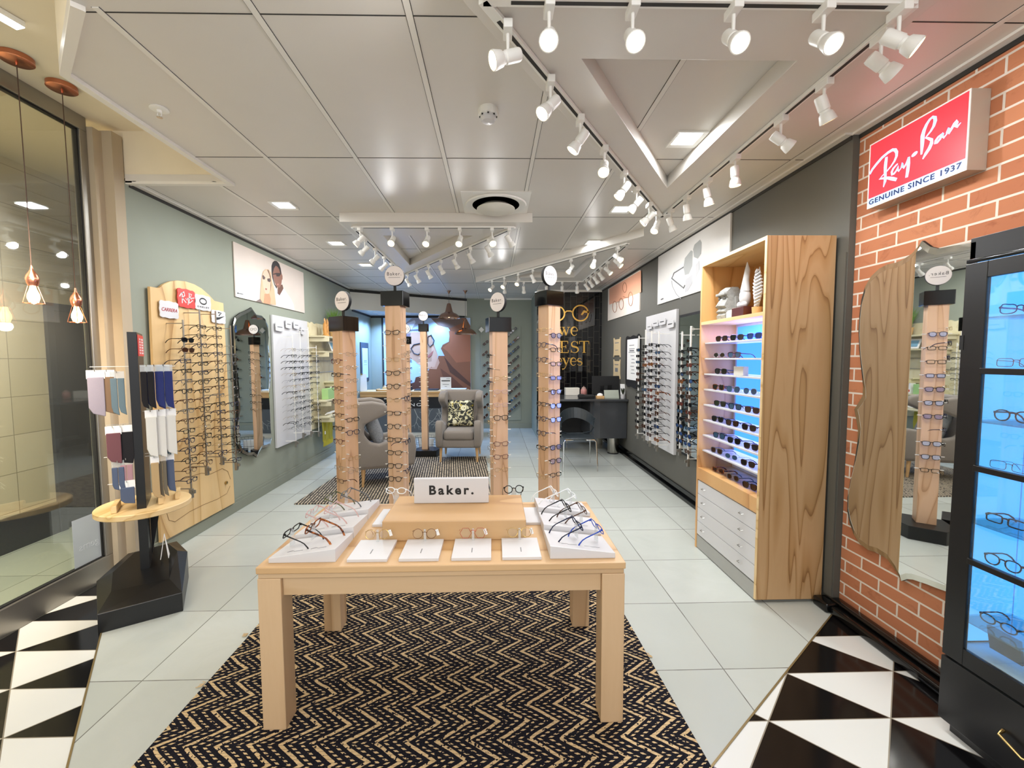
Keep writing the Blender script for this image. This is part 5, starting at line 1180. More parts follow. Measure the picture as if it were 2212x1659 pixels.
deskbox('display_card', (1306, 843, 1338, 859), 6.98, .01, [plain('grey_green_card', 'a3a99c', .4)], 'low grey green card display on the desk below the monitor', 'card', tilt=.05)
one(MB().box((1.55, 7.05, DT+.03), (.26, .12, .055)).box((1.47, 7.03, DT+.06), (.08, .1, .02)), 'desk_phone', [M['blackm']], 'black desk phone on the graphite desk in front of the tiled wall', 'phone', bevel=.015, seg=3)
t = thing('tissue_box', 'wooden tissue box with white tissue at the front of the desk', 'tissue box', (1.76, 6.95, DT)); q = hy(1289, 860, 6.95); q2 = hy(1305, 853, 6.95)
MB().bb(q.x, q2.x, 6.93, 7.03, DT+.001, DT+.045).build('wood_box', M['cw'], t, bevel=.003); MB().ball(((q.x+q2.x)/2, 6.98, DT+.055), .05, sc=(1, .6, .7)).build('tissue', M['tagw'], t, smooth=True)
t = thing('card_stand', 'white tablet shaped card stand with grey square on the desk', 'card', (2.06, 7.0, DT)); q = hy(1341, 859, 7.0); q2 = hy(1361, 830, 7.0)
MB().prism([(q.x, 7.0, DT+.001), (q2.x, 7.0, DT+.001), (q2.x-.005, 7.05, q2.z), (q.x+.005, 7.05, q2.z)], (0, .012, 0)).build('card', M['tagw'], t, bevel=.004)
MB().prism([(q.x+.04, 7.012, DT+.05), (q2.x-.04, 7.012, DT+.05), (q2.x-.04, 7.034, DT+.13), (q.x+.04, 7.034, DT+.13)], (0, -.002, 0)).build('grey_square', M['inkg'], t)
t = thing('candle_jar', 'rose coloured patterned jar with lid on the desk before the black tiles', 'jar', (1.70, 7.65, DT)); q = hy(1261, 845, 7.55)
MB().lathe([(.04, 0), (.055, .02), (.055, .10), (.045, .12)], (q.x, 7.55, DT+.001), 18).build('jar', plain('rose_glass', 'b98079', .2), t, smooth=True)
MB().lathe([(.045, .12), (.03, .15), (.008, .155), (.008, .17), (.0, .17)], (q.x, 7.55, DT+.001), 18).build('lid', plain('rose_glass_lid', '9b8076', .2), t, smooth=True)
t = thing('small_planter', 'tiny white planter with dark leaves at the wall end of the desk', 'plant', (2.14, 6.95, DT)); q = hy(1369, 860, 6.95)
MB().lathe([(.03, 0), (.04, .07), (.034, .07), (.0, .06)], (min(2.15, q.x), 6.98, DT+.001), 16).build('pot', M['white'], t, smooth=True)
mb = MB(); rg = random.Random(2)
for k in range(16):
    a = rg.uniform(0, 6.28); b = Vector((min(2.15, q.x), 6.98, DT+.06)); mb.tube([b, b+Vector((math.cos(a)*.02, math.sin(a)*.03, .06)), b+Vector((math.cos(a)*.035 if math.cos(a) < 0 else .02, math.sin(a)*.06, .11))], [.004, .007, .001], 4)
mb.build('leaves', plain('dark_leaf', '2c3320', .6), t)
# desk chairs
def tubchair(x, y, rz, lab):
    t = thing('desk_chair', lab, 'chair', (0, 0, 0), 'graphite shell chairs at the desk', local=True)
    # shell seat
    S_ = []; nu, nv = 14, 10
    mb = MB(); pts = []
    for i in range(nu+1):
        a = PI*(i/nu)          # around from one front side via the back to the other
        row = []
        for j in range(3):
            pass
    seat = [(-.22, -.22), (.22, -.22), (.24, 0), (.20, .20), (.10, .25), (-.10, .25), (-.20, .20), (-.24, 0)]
    MB().prism([(a, b, .455) for a, b in seat], (0, 0, .022)).build('seat', M['shell'], t, bevel=.01, seg=3)
    def P(u, r, z): a = D(-10+200*u); return Vector((-r*math.cos(a), r*math.sin(a)*.95, z))
    mb = MB(); n = 18
    for k in range(n):
        u0, u1 = k/n, (k+1)/n
        h = lambda u: .74+.13*math.sin(PI*max(0, min(1, (u-.12)/.76)))
        lo = lambda u: .66+.05*math.cos(2*PI*(u-.5))
        for (r0, r1, za, zb) in ((.255, .27, lo, h),):
            q = [P(u0, .25, za(u0)), P(u1, .25, za(u1)), P(u1, .275, zb(u1)), P(u0, .275, zb(u0))]
            nn = (q[1]-q[0]).cross(q[3]-q[0]).normalized()*.012; mb.prism(q, nn)
    mb.build('back_shell', M['shell'], t)
    mb = MB()
    mb.tube([P(.02, .25, .70), P(.05, .245, .60), P(.15, .24, .52), P(.35, .235, .475), P(.5, .235, .468), P(.65, .235, .475), P(.85, .24, .52), P(.95, .245, .60), P(.98, .25, .70)], .012, 6)
    mb.build('lower_shell_rim', M['shell'], t, smooth=True)
    mb = MB()
    for s in (-1, 1):
        mb2 = MB().tube([(s*.10, .20, .448), (s*.22, .21, .45), (s*.245, .22, .42), (s*.255, .25, .0)], .0095, 8); mb2.build('leg', M['chrome'], t, smooth=True)
        mb2 = MB().tube([(s*.10, -.20, .448), (s*.21, -.21, .45), (s*.235, -.22, .42), (s*.25, -.25, .0)], .0095, 8); mb2.build('leg', M['chrome'], t, smooth=True)
        MB().tube([(s*.10, -.2, .447), (s*.10, .2, .447)], .008, 6).build('seat_rail', M['chrome'], t, smooth=True)
    if '_local' in t: del t['_local']
    t.location = (x, y, 0); t.rotation_euler = (0, 0, rz); return t
tubchair(1.24, 6.23, 0, 'graphite shell chair with thin chrome legs facing the desk, nearest the aisle')
tubchair(1.12, 8.12, PI, 'graphite shell chair standing behind the desk near the black tiles')

# ------------------------------------------------------------------ charcoal wall
def rposter(t, y0, y1, z0, z1, col):
    return MB().bb(2.183, 2.20, y0, y1, z0, z1).build('printed_panel', plain('poster_ground', col, .5), t, bevel=.001)
t = thing('wall_poster', 'wide white poster of grey folding sunglasses on the charcoal wall', 'poster', (2.19, 4.8, 2.3)); rposter(t, 3.93, 5.64, 2.33, 2.955, 'dedbd5')
Kr = [0]
def rp_(pts, col, nm, tt, w=None, cl=False, base=2.182, ax=1300, ay=460, s=4.096):
    Kr[0] += 1; X = base-.0002*Kr[0]; P = [hx(ax+x/s, ay+y/s, X) for x, y in pts]
    m_ = plain('print_'+nm, col, .5, vary=.03)
    if w: MB().tube(P, w, 5, cl).build(nm, m_, tt)
    else: MB().prism(P, (-.0002, 0, 0)).build(nm, m_, tt)
rp_([(735, 400), (790, 330), (805, 340), (800, 470), (770, 540), (735, 550), (722, 480)], '9d9f9b', 'grey_lens', t)
rp_([(820, 280), (870, 235), (882, 260), (878, 360), (850, 405), (815, 390), (808, 320)], '9d9f9b', 'grey_lens', t)
rp_([(740, 590), (800, 545), (800, 620), (760, 690), (735, 705)], 'b4b4b6', 'shadow_lens', t)
rp_([(830, 460), (862, 420), (862, 500), (832, 580)], 'b9b9ba', 'shadow_lens', t)
rp_([(722, 480), (640, 530), (620, 580), (725, 665), (735, 640)], '77797a', 'folded_arm', t, .008)
rp_([(618, 600), (625, 650), (660, 720), (700, 760)], 'a8a8aa', 'folded_arm', t, .004)
rp_([(522, 762), (545, 752), (545, 762), (522, 772)], '55555a', 'small_lettering', t)
t = thing('wall_poster', 'peach and cream poster of three wire glasses on the charcoal wall', 'poster', (2.19, 7.2, 2.3)); rposter(t, 6.34, 8.09, 2.33, 2.93, 'e6dcd0')
rp_([(66, 672), (347, 508), (347, 700), (66, 812)], 'e2a788', 'peach_field', t, base=2.1826)
for (cx_, cy_, rx_, ry_) in ((115, 830, 19, 55), (172, 805, 20, 55), (255, 760, 20, 68), (203, 660, 17, 48)):
    rp_([(cx_+rx_*math.cos(2*PI*k/16), cy_-ry_*math.sin(2*PI*k/16)*.9) for k in range(16)], '9c6a4c', 'wire_rim', t, .006, True)
rp_([(190, 740), (215, 750), (240, 745)], '9c6a4c', 'wire_bridge', t, .006); rp_([(135, 790), (150, 785)], '9c6a4c', 'wire_bridge', t, .006)
for i, (zt_, zb_) in enumerate([(1.985, 1.64), (1.60, 1.26)]):
    t = thing('wall_plaque', ['pale scalloped wooden plaque on the charcoal wall, the upper one', 'pale scalloped wooden plaque on the charcoal wall, the lower one'][i], 'plaque', (2.19, 7.5, zb_))
    y0, y1 = 7.27, 7.70; P = [(y0, zt_), (y0+.04, zt_), (y0+.06, zt_-.03), (y1-.06, zt_-.03), (y1-.04, zt_), (y1, zt_), (y1-.02, zt_-.09), (y1-.02, zb_+.09), (y1, zb_), (y1-.04, zb_), (y1-.06, zb_+.03), (y0+.06, zb_+.03), (y0+.04, zb_), (y0, zb_), (y0+.02, zb_+.09), (y0+.02, zt_-.09)]
    MB().prism([(2.185, a, b) for a, b in P], (.012, 0, 0)).build('plaque', plain('pale_maple', 'd3bd94', .5), t, bevel=.002)
    MB().bb(2.1835, 2.185, y0+.10, y1-.10, zt_-.10, zt_-.085).bb(2.1835, 2.185, y0+.13, y1-.13, zb_+.12, zb_+.19 if i else zb_+.13).build('printed_lines', M['inkg'], t)
t = thing('notice_board', 'white notice sheet on a ragged edged black board on the charcoal wall', 'notice board', (2.19, 6.6, 1.25))
P = [(6.28, 1.95), (6.36, 1.99), (6.45, 1.955), (6.6, 1.98), (6.75, 1.955), (6.90, 1.98), (6.96, 1.95), (6.95, 1.2), (6.85, 1.16), (6.7, 1.18), (6.5, 1.15), (6.35, 1.17), (6.28, 1.2)]
MB().prism([(2.178, a, b) for a, b in P], (.02, 0, 0)).build('black_board', M['blackm'], t, bevel=.002)
MB().bb(2.174, 2.178, 6.36, 6.86, 1.28, 1.92).build('notice_sheet', M['tagw'], t)
mb = MB(); rg = random.Random(4)
for k in range(9): mb.bb(2.1735, 2.174, 6.48+.02*(k % 3), 6.62+rg.uniform(0, .18), 1.38+.055*k, 1.39+.055*k)
mb.bb(2.173, 2.1735, 6.52, 6.74, 1.73, 1.75); mb.build('printed_lines', M['inkg'], t)
t = thing('display_board', 'tall white board crowded with sunglasses on the charcoal wall', 'display board', (2.18, 5.5, .45))
MB().bb(2.165, 2.20, 5.01, 6.0, .455, 2.205).build('white_panel', M['white'], t, bevel=.003)
for k, (a, b, c_, d) in enumerate([(1398, 1408, 700, 712), (1410, 1422, 691, 706), (1424, 1438, 687, 703), (1441, 1456, 691, 709)]):
    o, ya, yb, zb, zt_ = plaque(t, ((a, d), (b, c_)), 2.14, M['white']); w = yb-ya; h = zt_-zb
    MB().bb(2.1325, 2.134, ya+.2*w, yb-.2*w, zb+.45*h, zb+.57*h).build('faint_lettering', M['ink'], t)
WR = 'the white board by the charcoal wall'
for i, (y, z0, z1, rows) in enumerate([(5.15, .52, 1.95, (15, 1.78, .62)), (5.39, .53, 1.97, (15, 1.80, .64)), (5.60, .56, 2.0, (15, 1.78, .64)), (5.86, .54, 1.93, (14, 1.74, .66))]):
    rod(2.02, y, z0, z1, rows, SPORT, -1, f'slim white display rod before sunglasses board on charcoal wall, {ORD[i]} from cabinet', f'{ORD[i]} rod of the white board on charcoal wall', 'sunglasses on the charcoal wall', 50+i, mat='whitem')
t = thing('wall_mirror', 'dark framed mirror strip beside the plywood cabinet', 'mirror', (2.17, 4.6, .5))
MB().bb(2.165, 2.20, 4.30, 4.92, .52, 2.12).build('backing', M['blackm'], t); MB().bb(2.162, 2.165, 4.42, 4.90, .55, 2.09).build('mirror_glass', M['mirror'], t)
for i, (y, z0, z1, rows) in enumerate([(4.30, .55, 1.95, (14, 1.72, .66)), (4.50, .62, 1.90, (13, 1.70, .74))]):
    rod(2.015, y, z0, z1, rows, SPORT, -1, f'slim white display rod in front of the mirror strip, {"nearer" if i == 0 else "farther from"} the plywood cabinet', f'mirror strip rod {"nearer" if i == 0 else "farther from"} the cabinet', 'sunglasses on the charcoal wall', 60+i, mat='whitem')

# ------------------------------------------------------------------ plywood cabinet
X0, X1, Y0, Y1, ZT = 1.735, 2.178, 2.69, 3.545, 2.40
t = thing('display_cabinet', 'tall pine plywood cabinet with blue lit sunglasses shelves and white drawers', 'cabinet', (1.95, 3.1, 0))
th = .022
MB().bb(X0, X1, Y0, Y0+th, .02, ZT).build('side_panel', M['pine'], t, bevel=.001)
MB().bb(X0, X1, Y1-th, Y1, 0.0, ZT).build('side_panel', M['pinein'], t, bevel=.001)
MB().bb(X0, X1, Y0+th, Y1-th, ZT-th, ZT).build('top_panel', M['pinex'], t)
MB().bb(X0, X0+.003, Y0, Y0+th, .02, ZT).build('plywood_edge', M['pinex'], t).location.x -= .0015
MB().bb(X1-.012, X1, Y0+th, Y1-th, .02, ZT-th).build('back_panel', M['pinein'], t)
MB().bb(X0, X1-.012, Y0+th, Y1-th, 1.90, 1.925).build('divider_shelf', M['pinex'], t)
# niche box lined in pale wood, lit back
MB().bb(2.03, 2.035, Y0+th, Y1-th, .70, 1.899).build('niche_back', plain('niche_back_white', 'dfe6f2', .5), t)
MB().bb(2.022, 2.029, Y0+.10, Y1-.06, .74, 1.88).build('led_panel', M['ledb'], t)
MB().prism([(X0, Y0+th, .60), (X0, Y0+th, .70), (2.03, Y0+th, .705), (2.03, Y0+th, .60)], (0, Y1-Y0-2*th, 0)).build('niche_base', M['pinein'], t)
for k in range(8):
    z = 1.755-.1285*k
    MB().bb(1.765, 2.02, Y0+.04, Y1-.03, z-.012, z).build('niche_shelf', M['white'], t, bevel=.001)
for k in range(4):
    z1_ = .590-.117*k
    d_ = MB().bb(X0+.004, X0+.020, Y0+th+.003, Y1-th-.003, z1_-.113, z1_).build('drawer', M['white'], t, bevel=.001)
    for y in (Y0+.19, Y1-.13):
        MB().tube([(X0+.004, y-.02, z1_-.05), (X0-.012, y-.017, z1_-.053), (X0-.012, y+.017, z1_-.053), (X0+.004, y+.02, z1_-.05)], .003, 6).build('handle', M['steel'], d_, smooth=True)
MB().bb(X0+.022, X1-.02, Y0+th, Y1-th, .12, .598).build('drawer_carcass', M['white'], t)
MB().bb(X0+.006, X0+.02, Y0+th, Y1-th, .008, .115).build('plinth', M['grey'], t)
lamp('light', 'AREA', (1.86, 3.1, 1.89), 4.5, (.5, .45, 1.0), .5, (1.9, 3.1, 0), t, sy=.15)
lamp('light', 'AREA', (2.015, 3.13, 1.35), 7.0, (.38, .42, 1.0), .7, (0, 3.13, 1.35), t, sy=1.0)
# sunglasses in the niche
k = 0
NS = [[('way', 'black', 'brown'), ('way', 'black', 'dark'), ('way', 'blue', 'mirrorblue')], [('oval', 'silver', 'dark'), ('way', 'plum', 'bluegrey')], [('way', 'black', 'dark'), None], [('way', 'tortoiseshell', 'dark'), ('avi', 'silver', 'bluegrey'), ('panto', 'silver', 'bluegrey')],
      [('way', 'black', 'dark'), ('way', 'black', 'bluegrey'), ('way', 'brown', 'brown')], [('way', 'black', 'dark'), ('way', 'black', 'brown'), ('way', 'brown', 'dark')], [('way', 'black', 'bluegrey'), ('way', 'black', 'dark'), ('way', 'brown', 'dark')], [('way', 'grey', 'brown'), ('oval', 'silver', 'bluegrey'), ('way', 'brown', 'dark')], [('rect', 'tortoiseshell', 'brown'), ('panto', 'grey', 'brown'), ('way', 'black', 'brown')]]
for r_, row in enumerate(NS):
    zb_ = 1.755-.1285*r_ if r_ < 8 else .703
    for j, g in enumerate(row):
        if g is None: continue
        s, f, l = g; y = 3.32-.21*j+(.03 if r_ % 2 else 0)
        glasses(s, f, l, (1.80, y, zb_+.024), D(-78), f'{describe(s, f, l)} on {ORD[r_]} shelf of the blue lit niche, {ORD[j]} from its far side', 'sunglasses in the blue niche', pitch=-.06)
one(MB().bb(1.80, 1.84, 3.02, 3.14, 1.4985, 1.565), 'price_block', [M['offw']], 'small white price block on the third shelf of the blue niche', 'sign', bevel=.002)
# ornaments on top compartment
t = thing('stone_head', 'carved grey stone head with long nose on the cabinet top shelf', 'ornament', (1.89, 3.385, 1.926)); b = Vector((1.89, 3.385, 1.926))
mb = MB()
prof = [(-.075, .0), (-.085, .04), (-.070, .055), (-.088, .07), (-.078, .085), (-.068, .095), (-.095, .115), (-.085, .135), (-.055, .18), (-.072, .195), (-.07, .23), (-.03, .26), (.04, .265), (.085, .22), (.09, .12), (.07, .04), (.075, .0)]
def head_ring(w, sc):
    return [b+Vector((x*sc, w, z*(.97 if abs(w) > .03 else 1))) for x, z in prof]
sl_ = [head_ring(w, s) for w, s in ((-.062, .78), (-.045, .93), (-.016, .97), (-.008, 1.08), (.008, 1.08), (.016, .97), (.045, .93), (.062, .78))]
V = [p for r in sl_ for p in r]; n = len(prof); F = []
for i in range(len(sl_)-1):
    for j in range(n): F.append((i*n+j, i*n+(j+1) % n, (i+1)*n+(j+1) % n, (i+1)*n+j))
F += [tuple(range(n)), tuple(range(len(V)-1, len(V)-n-1, -1))]
mb._add(V, F); hdm = mb.build('carved_head', M['stone'], t, smooth=True)
MB().box(b+Vector((-.066, 0, .205)), (.03, .13, .022)).build('brow', M['stone'], t, bevel=.006, seg=3)
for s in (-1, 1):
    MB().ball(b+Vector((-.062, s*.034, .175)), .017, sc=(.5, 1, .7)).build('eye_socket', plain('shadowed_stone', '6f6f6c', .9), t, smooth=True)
    MB().box(b+Vector((.02, s*.066, .14)), (.03, .018, .09)).build('ear', M['stone'], t, bevel=.006)
one(MB().bb(1.82, 1.97, 3.20, 3.30, 1.9255, 1.985).bb(1.825, 1.965, 3.205, 3.295, 1.985, 1.995), 'book_stack', [M['offw']], 'grey and white books lying beside the stone head', 'books', bevel=.002)
one(MB().bb(1.80, 1.97, 3.04, 3.19, 1.9255, 2.0), 'dark_box', [plain('oxblood_lacquer', '4a1f17', .3)], 'dark reddish brown box under the white bird ornament', 'box', bevel=.002)
one(MB().lathe([(.03, 0), (.034, .06), (.0, .06)], (1.86, 2.975, 1.9255), 20), 'wood_stand', [M['cw']], 'small round wooden stand under the ribbed white shell', 'stand', smooth=True)
t = thing('bird_ornament', 'glossy white bird ornament with long pointed crest in the cabinet', 'ornament', (1.87, 3.14, 2.0)); b = Vector((1.87, 3.14, 2.001))
MB().ball(b+Vector((0, 0, .075)), .045, sc=(.9, .8, 1.6)).build('body', M['white'], t, smooth=True)
MB().tube([b+Vector((0, 0, .12)), b+Vector((0, -.005, .20)), b+Vector((0, -.02, .27)), b+Vector((0, -.015, .33))], [.034, .022, .018, .002], 10).build('crest', M['white'], t, smooth=True)
MB().ball(b+Vector((-.02, .02, .02)), .026).ball(b+Vector((-.02, -.025, .02)), .024).build('feet', M['white'], t, smooth=True)
t = thing('shell_ornament', 'white ribbed leaf shaped shell standing in the cabinet top compartment', 'ornament', (1.86, 2.975, 1.986)); b = Vector((1.86, 2.975, 1.986))
for k in range(11):
    f = k/10; w = .052*math.sin(PI*(f*.86+.08))**.8; z = .012+.235*f
    MB().tube([b+Vector((0, -w, z+.012)), b+Vector((-.012, 0, z-.006)), b+Vector((0, w, z+.02))], [.006, .013, .005], 8).build('rib', M['white'], t, smooth=True)
MB().prism([b+Vector((.0, -.01, 0)), b+Vector((0, .01, 0)), b+Vector((0, .048, .10)), b+Vector((0, .035, .18)), b+Vector((0, -.01, .28)), b+Vector((0, -.048, .10))], (.008, 0, 0)).build('leaf_body', M['white'], t, bevel=.003)

# ------------------------------------------------------------------ brick wall: sign, mirror, black cabinet
t = thing('light_box_sign', 'lit red and white light box sign on the brick wall', 'sign', (2.19, 2.18, 2.48))
MB().bb(2.148, 2.239, 1.93, 2.443, 2.475, 2.832).build('case', plain('silver_case', 'c3b8a8', .35, .3), t, bevel=.002)
MB().bb(2.1465, 2.148, 1.938, 2.437, 2.53, 2.826).build('red_face', M['signred'], t)
MB().bb(2.1465, 2.148, 1.938, 2.437, 2.482, 2.53).build('white_face', M['signwhite'], t)
MB().ring([(2.146, 1.93, 2.475), (2.146, 2.443, 2.475), (2.146, 2.443, 2.832), (2.146, 1.93, 2.832)], [(2.146, 1.937, 2.482), (2.146, 2.436, 2.482), (2.146, 2.436, 2.825), (2.146, 1.937, 2.825)], (.003, 0, 0)).build('rim', M['whitem'], t)
mb = MB(); XS = 2.146
def sg(pts, w):
    P = [hx(1860+x/5.53, 180+y/5.53, XS) for x, y in pts]; mb.ribbon(P, [q*.001 for q in (w if isinstance(w, list) else [w]*len(P))], (-1, 0, 0), .0012)
sg([(105, 1085), (135, 1030), (185, 965), (250, 890), (320, 830), (375, 795), (410, 795), (428, 825), (425, 870), (400, 930), (360, 990), (300, 1060), (250, 1110), (222, 1148)], [12, 14, 15, 15, 14, 15, 16, 16, 14, 11, 8, 6, 5, 4])
sg([(305, 880), (298, 940), (292, 1000), (290, 1060), (292, 1110), (288, 1170), (268, 1240)], [14, 18, 18, 16, 14, 16, 4])
sg([(215, 1148), (260, 1135), (320, 1130), (380, 1140), (425, 1150)], [3, 10, 14, 18, 16])
sg([(440, 960), (415, 985), (385, 1020), (368, 1060), (372, 1090), (395, 1080), (425, 1040), (448, 990), (440, 1030), (450, 1050), (478, 1015)], [7, 9, 11, 12, 12, 10, 9, 9, 9, 8, 5])
sg([(478, 1015), (498, 950), (496, 990), (510, 1010), (545, 955), (572, 880)], [5, 12, 12, 11, 10, 9])
sg([(572, 880), (568, 960), (558, 1050), (545, 1125)], [12, 17, 17, 14])
n = 18; P0 = hx(1860+640/5.53, 180+845/5.53, XS); mb.prism([P0+Vector((0, -.0155*math.cos(2*PI*k/n), .010*math.sin(2*PI*k/n)+.006*math.cos(2*PI*k/n)*.6)) for k in range(n)], (-.0012, 0, 0))
sg([(722, 850), (730, 760), (735, 680), (738, 620), (755, 560), (785, 490), (820, 435), (855, 402), (885, 410), (888, 450), (870, 510), (835, 570), (795, 620), (775, 645)], [8, 16, 20, 20, 18, 15, 12, 12, 16, 17, 14, 10, 7, 4])
sg([(768, 650), (800, 655), (845, 675), (842, 720), (815, 780), (775, 840), (738, 905)], [5, 10, 14, 18, 18, 16, 6])
sg([(965, 605), (925, 640), (893, 685), (888, 715), (910, 708), (945, 665), (985, 590), (972, 630), (990, 650), (1030, 600)], [6, 10, 12, 12, 11, 11, 11, 11, 9, 6])
sg([(1020, 600), (1055, 530), (1035, 575), (1050, 595), (1085, 540), (1115, 480), (1140, 450), (1148, 470), (1132, 510), (1150, 520), (1195, 468)], [6, 12, 13, 13, 12, 11, 13, 14, 13, 11, 3])
mb.build('script_lettering', M['signwhite'], t)
a_ = hx(1860+95/5.53, 180+1448/5.53, 2.146); b_ = hx(1860+1200/5.53, 180+1010/5.53, 2.146)
text('GENUINE SINCE 1937', (2.146, a_.y, 2.4935), (0, -1, 0), (0, 0, 1), a_.y-b_.y, .028, plain('navy_ink', '0f2a5c', .5), 'lettering', t, .0012, spacing=1.15, bold=.02)
lamp('light', 'AREA', (2.14, 2.18, 2.65), 0.3, (1, .45, .45), .28, (0, 2.18, 2.65), t, sy=.45)
# mirror with wooden wing
mp = [(1990, 520), (1998, 526), (2008, 533), (2025, 537), (2060, 530), (2120, 520), (2160, 520), (2160, 1290), (2100, 1285), (2043, 1278), (2020, 1270), (2000, 1262), (1970, 1252), (1958, 1251), (1945, 1255), (1935, 1235), (1915, 1208), (1893, 1194), (1873, 1188), (1856, 1175), (1843, 1155), (1834, 1130), (1829, 1105), (1829, 1075), (1835, 1040), (1844, 1000), (1850, 960), (1852, 930), (1848, 905), (1844, 884), (1852, 872), (1862, 855), (1863, 835), (1859, 800), (1855, 760), (1853, 715), (1855, 680), (1859, 648), (1867, 620), (1880, 597), (1898, 580), (1915, 571), (1935, 567), (1950, 560), (1968, 548), (1982, 532)]
mirror_thing('large frameless mirror with wavy outline on the brick wall', 2.215, -1, mp)
# black cabinet
t = thing('display_cabinet', 'tall black glazed cabinet with blue lit glass shelves against the brick wall', 'cabinet', (2.09, 1.4, 0))
CX0, CX1, CY0, CY1 = 1.955, 2.236, 1.02, 1.735
MB().bb(CX0+.012, CX1, CY1-.02, CY1, .08, 2.10).build('side_panel', M['black'], t, bevel=.001)
MB().bb(CX0+.012, CX1, CY0, CY0+.02, .08, 2.10).build('side_panel', M['black'], t, bevel=.001)
MB().bb(CX0+.012, CX1, CY0, CY1, 2.03, 2.115).build('top_panel', M['black'], t, bevel=.001)
MB().bb(CX1-.012, CX1, CY0, CY1, .3, 2.05).build('back_panel', plain('cabinet_back_white', 'cfe2ee', .5), t)
MB().bb(CX0-.004, CX0+.012, CY0, CY1, 2.012, 2.03).build('cornice', M['blackg'], t, bevel=.004, seg=3)
MB().bb(CX0-.006, CX0+.02, CY0, CY1, .055, .335).build('drawer_front', M['black'], t, bevel=.002)
MB().bb(CX0+.03, CX1, CY0+.02, CY1-.02, 0, .335).build('drawer_carcass', M['black'], t)
MB().bb(CX0+.02, CX1, CY0, CY1-.02, .335, .40).build('cabinet_floor', plain('cabinet_floor_white', 'dcebf2', .4), t)
MB().tube([(CX0-.006, 1.50, .20), (CX0-.03, 1.495, .19), (CX0-.034, 1.42, .165), (CX0-.03, 1.345, .19), (CX0-.006, 1.34, .20)], [.007, .006, .005, .006, .007], 8).build('handle', M['brass'], t, smooth=True)
dz = MB().bb(CX0-.004, CX0+.014, 1.655, CY1, .345, 2.01).bb(CX0-.004, CX0+.014, CY0, 1.09, .345, 2.01).bb(CX0-.004, CX0+.014, 1.09, 1.655, 1.945, 2.01).bb(CX0-.004, CX0+.014, 1.09, 1.655, .345, .415)
for z in (1.574, 1.18, .792): dz.bb(CX0-.008, CX0+.014, 1.09, 1.66, z-.012, z+.012)
dd = dz.build('glazed_door', M['black'], t, bevel=.002)
MB().bb(CX0+.003, CX0+.006, 1.09, 1.655, .415, 1.945).build('door_pane', M['glass'], dd)
MB().bb(CX0-.006, CX0-.002, 1.725, 1.74, 1.66, 1.72).build('hinge', M['blackm'], dd)
for k, z in enumerate((1.79, 1.37, .95, .528)): MB().bb(CX0+.022, CX1-.014, CY0+.022, CY1-.022, z-.006, z).build('glass_shelf', M['shelfglass'], t)
MB().bb(CX0+.02, CX1-.014, CY1-.024, CY1-.0205, .41, 2.02).build('lit_side_panel', M['ledc'], t)
MB().bb(CX1-.016, CX1-.013, CY0+.03, CY1-.03, .41, 2.02).build('lit_back_panel', M['ledc'], t)
GB = [(1.79, 'cat', 'blue', .0), (1.58, 'rect', 'red', .0), (1.37, 'panto', 'navy', 0), (1.17, 'rect', 'silver', 0), (.95, 'rect', 'black', 0), (.78, 'panto', 'black', 0), (.528, 'oval', 'black', 0)]
for i, (z, s, f, dy) in enumerate(GB):
    glasses(s, f, 'clear', (2.03, 1.605, z+.028), D(-86), f'{f} {SH[s]} eyeglasses inside the black glazed cabinet, {ORD[i]} from its top', 'eyeglasses in the black cabinet', pitch=-.05)
for i, z in enumerate((1.574, 1.18, .792)): pass
one(MB().box((2.06, 1.60, .47), (.012, .11, .10), M=Matrix.Rotation(-.2, 3, 'Y')), 'small_card', [plain('dark_grey_card', '55585a', .5)], 'dark grey card lying at the bottom of the black glazed cabinet', 'card')
lamp('light', 'AREA', (2.08, 1.35, 2.02), 1.5, (.45, .75, 1.0), .15, (2.08, 1.35, 0), t, sy=.5)

# ------------------------------------------------------------------ sock stand
t = thing('sock_stand', 'black post stand with a round plywood shelf and faceted base by the shop window', 'display stand', (-2.42, 2.95, 0)); STAND = t
B_ = [(-2.37, 2.485, .12), (-2.03, 2.707, .125), (-2.30, 3.14, .20), (-2.48, 3.28, .22), (-2.72, 3.12, .20), (-2.66, 2.80, .16)]
tops = [(x, y, z) for x, y, z in B_]; inn = [(-2.44, 2.66, .165), (-2.18, 2.80, .17), (-2.33, 3.08, .235), (-2.47, 3.18, .245), (-2.62, 3.06, .235), (-2.585, 2.84, .20)]
V = [(x, y, 0) for x, y, z in B_]+tops+inn
F = [tuple(range(5, -1, -1))]+[(i, (i+1) % 6, 6+(i+1) % 6, 6+i) for i in range(6)]+[(6+i, 6+(i+1) % 6, 12+(i+1) % 6, 12+i) for i in range(6)]+[tuple(range(12, 18))]
MB()._add(V, F).build('base', M['black'], t, bevel=.003)
d_ = Vector((-.55, .835, 0)).normalized(); nS = Vector((.835, .55, 0)).normalized(); P0 = Vector((-2.385, 2.90, .17))
a = [P0, P0+d_*.30, P0+d_*.30-nS*.05, P0-nS*.05]
pst = MB().prism(a, (0, 0, 1.65)).build('post_panel', M['black'], t, bevel=.001)
c_ = P0+d_*.01+nS*.001; sgn = MB().prism([c_+Vector((0, 0, 1.49)), c_+d_*.28+Vector((0, 0, 1.49)), c_+d_*.28+Vector((0, 0, 1.635)), c_+Vector((0, 0, 1.635))], nS*.003).build('red_sign', M['red'], t)
mb = MB()
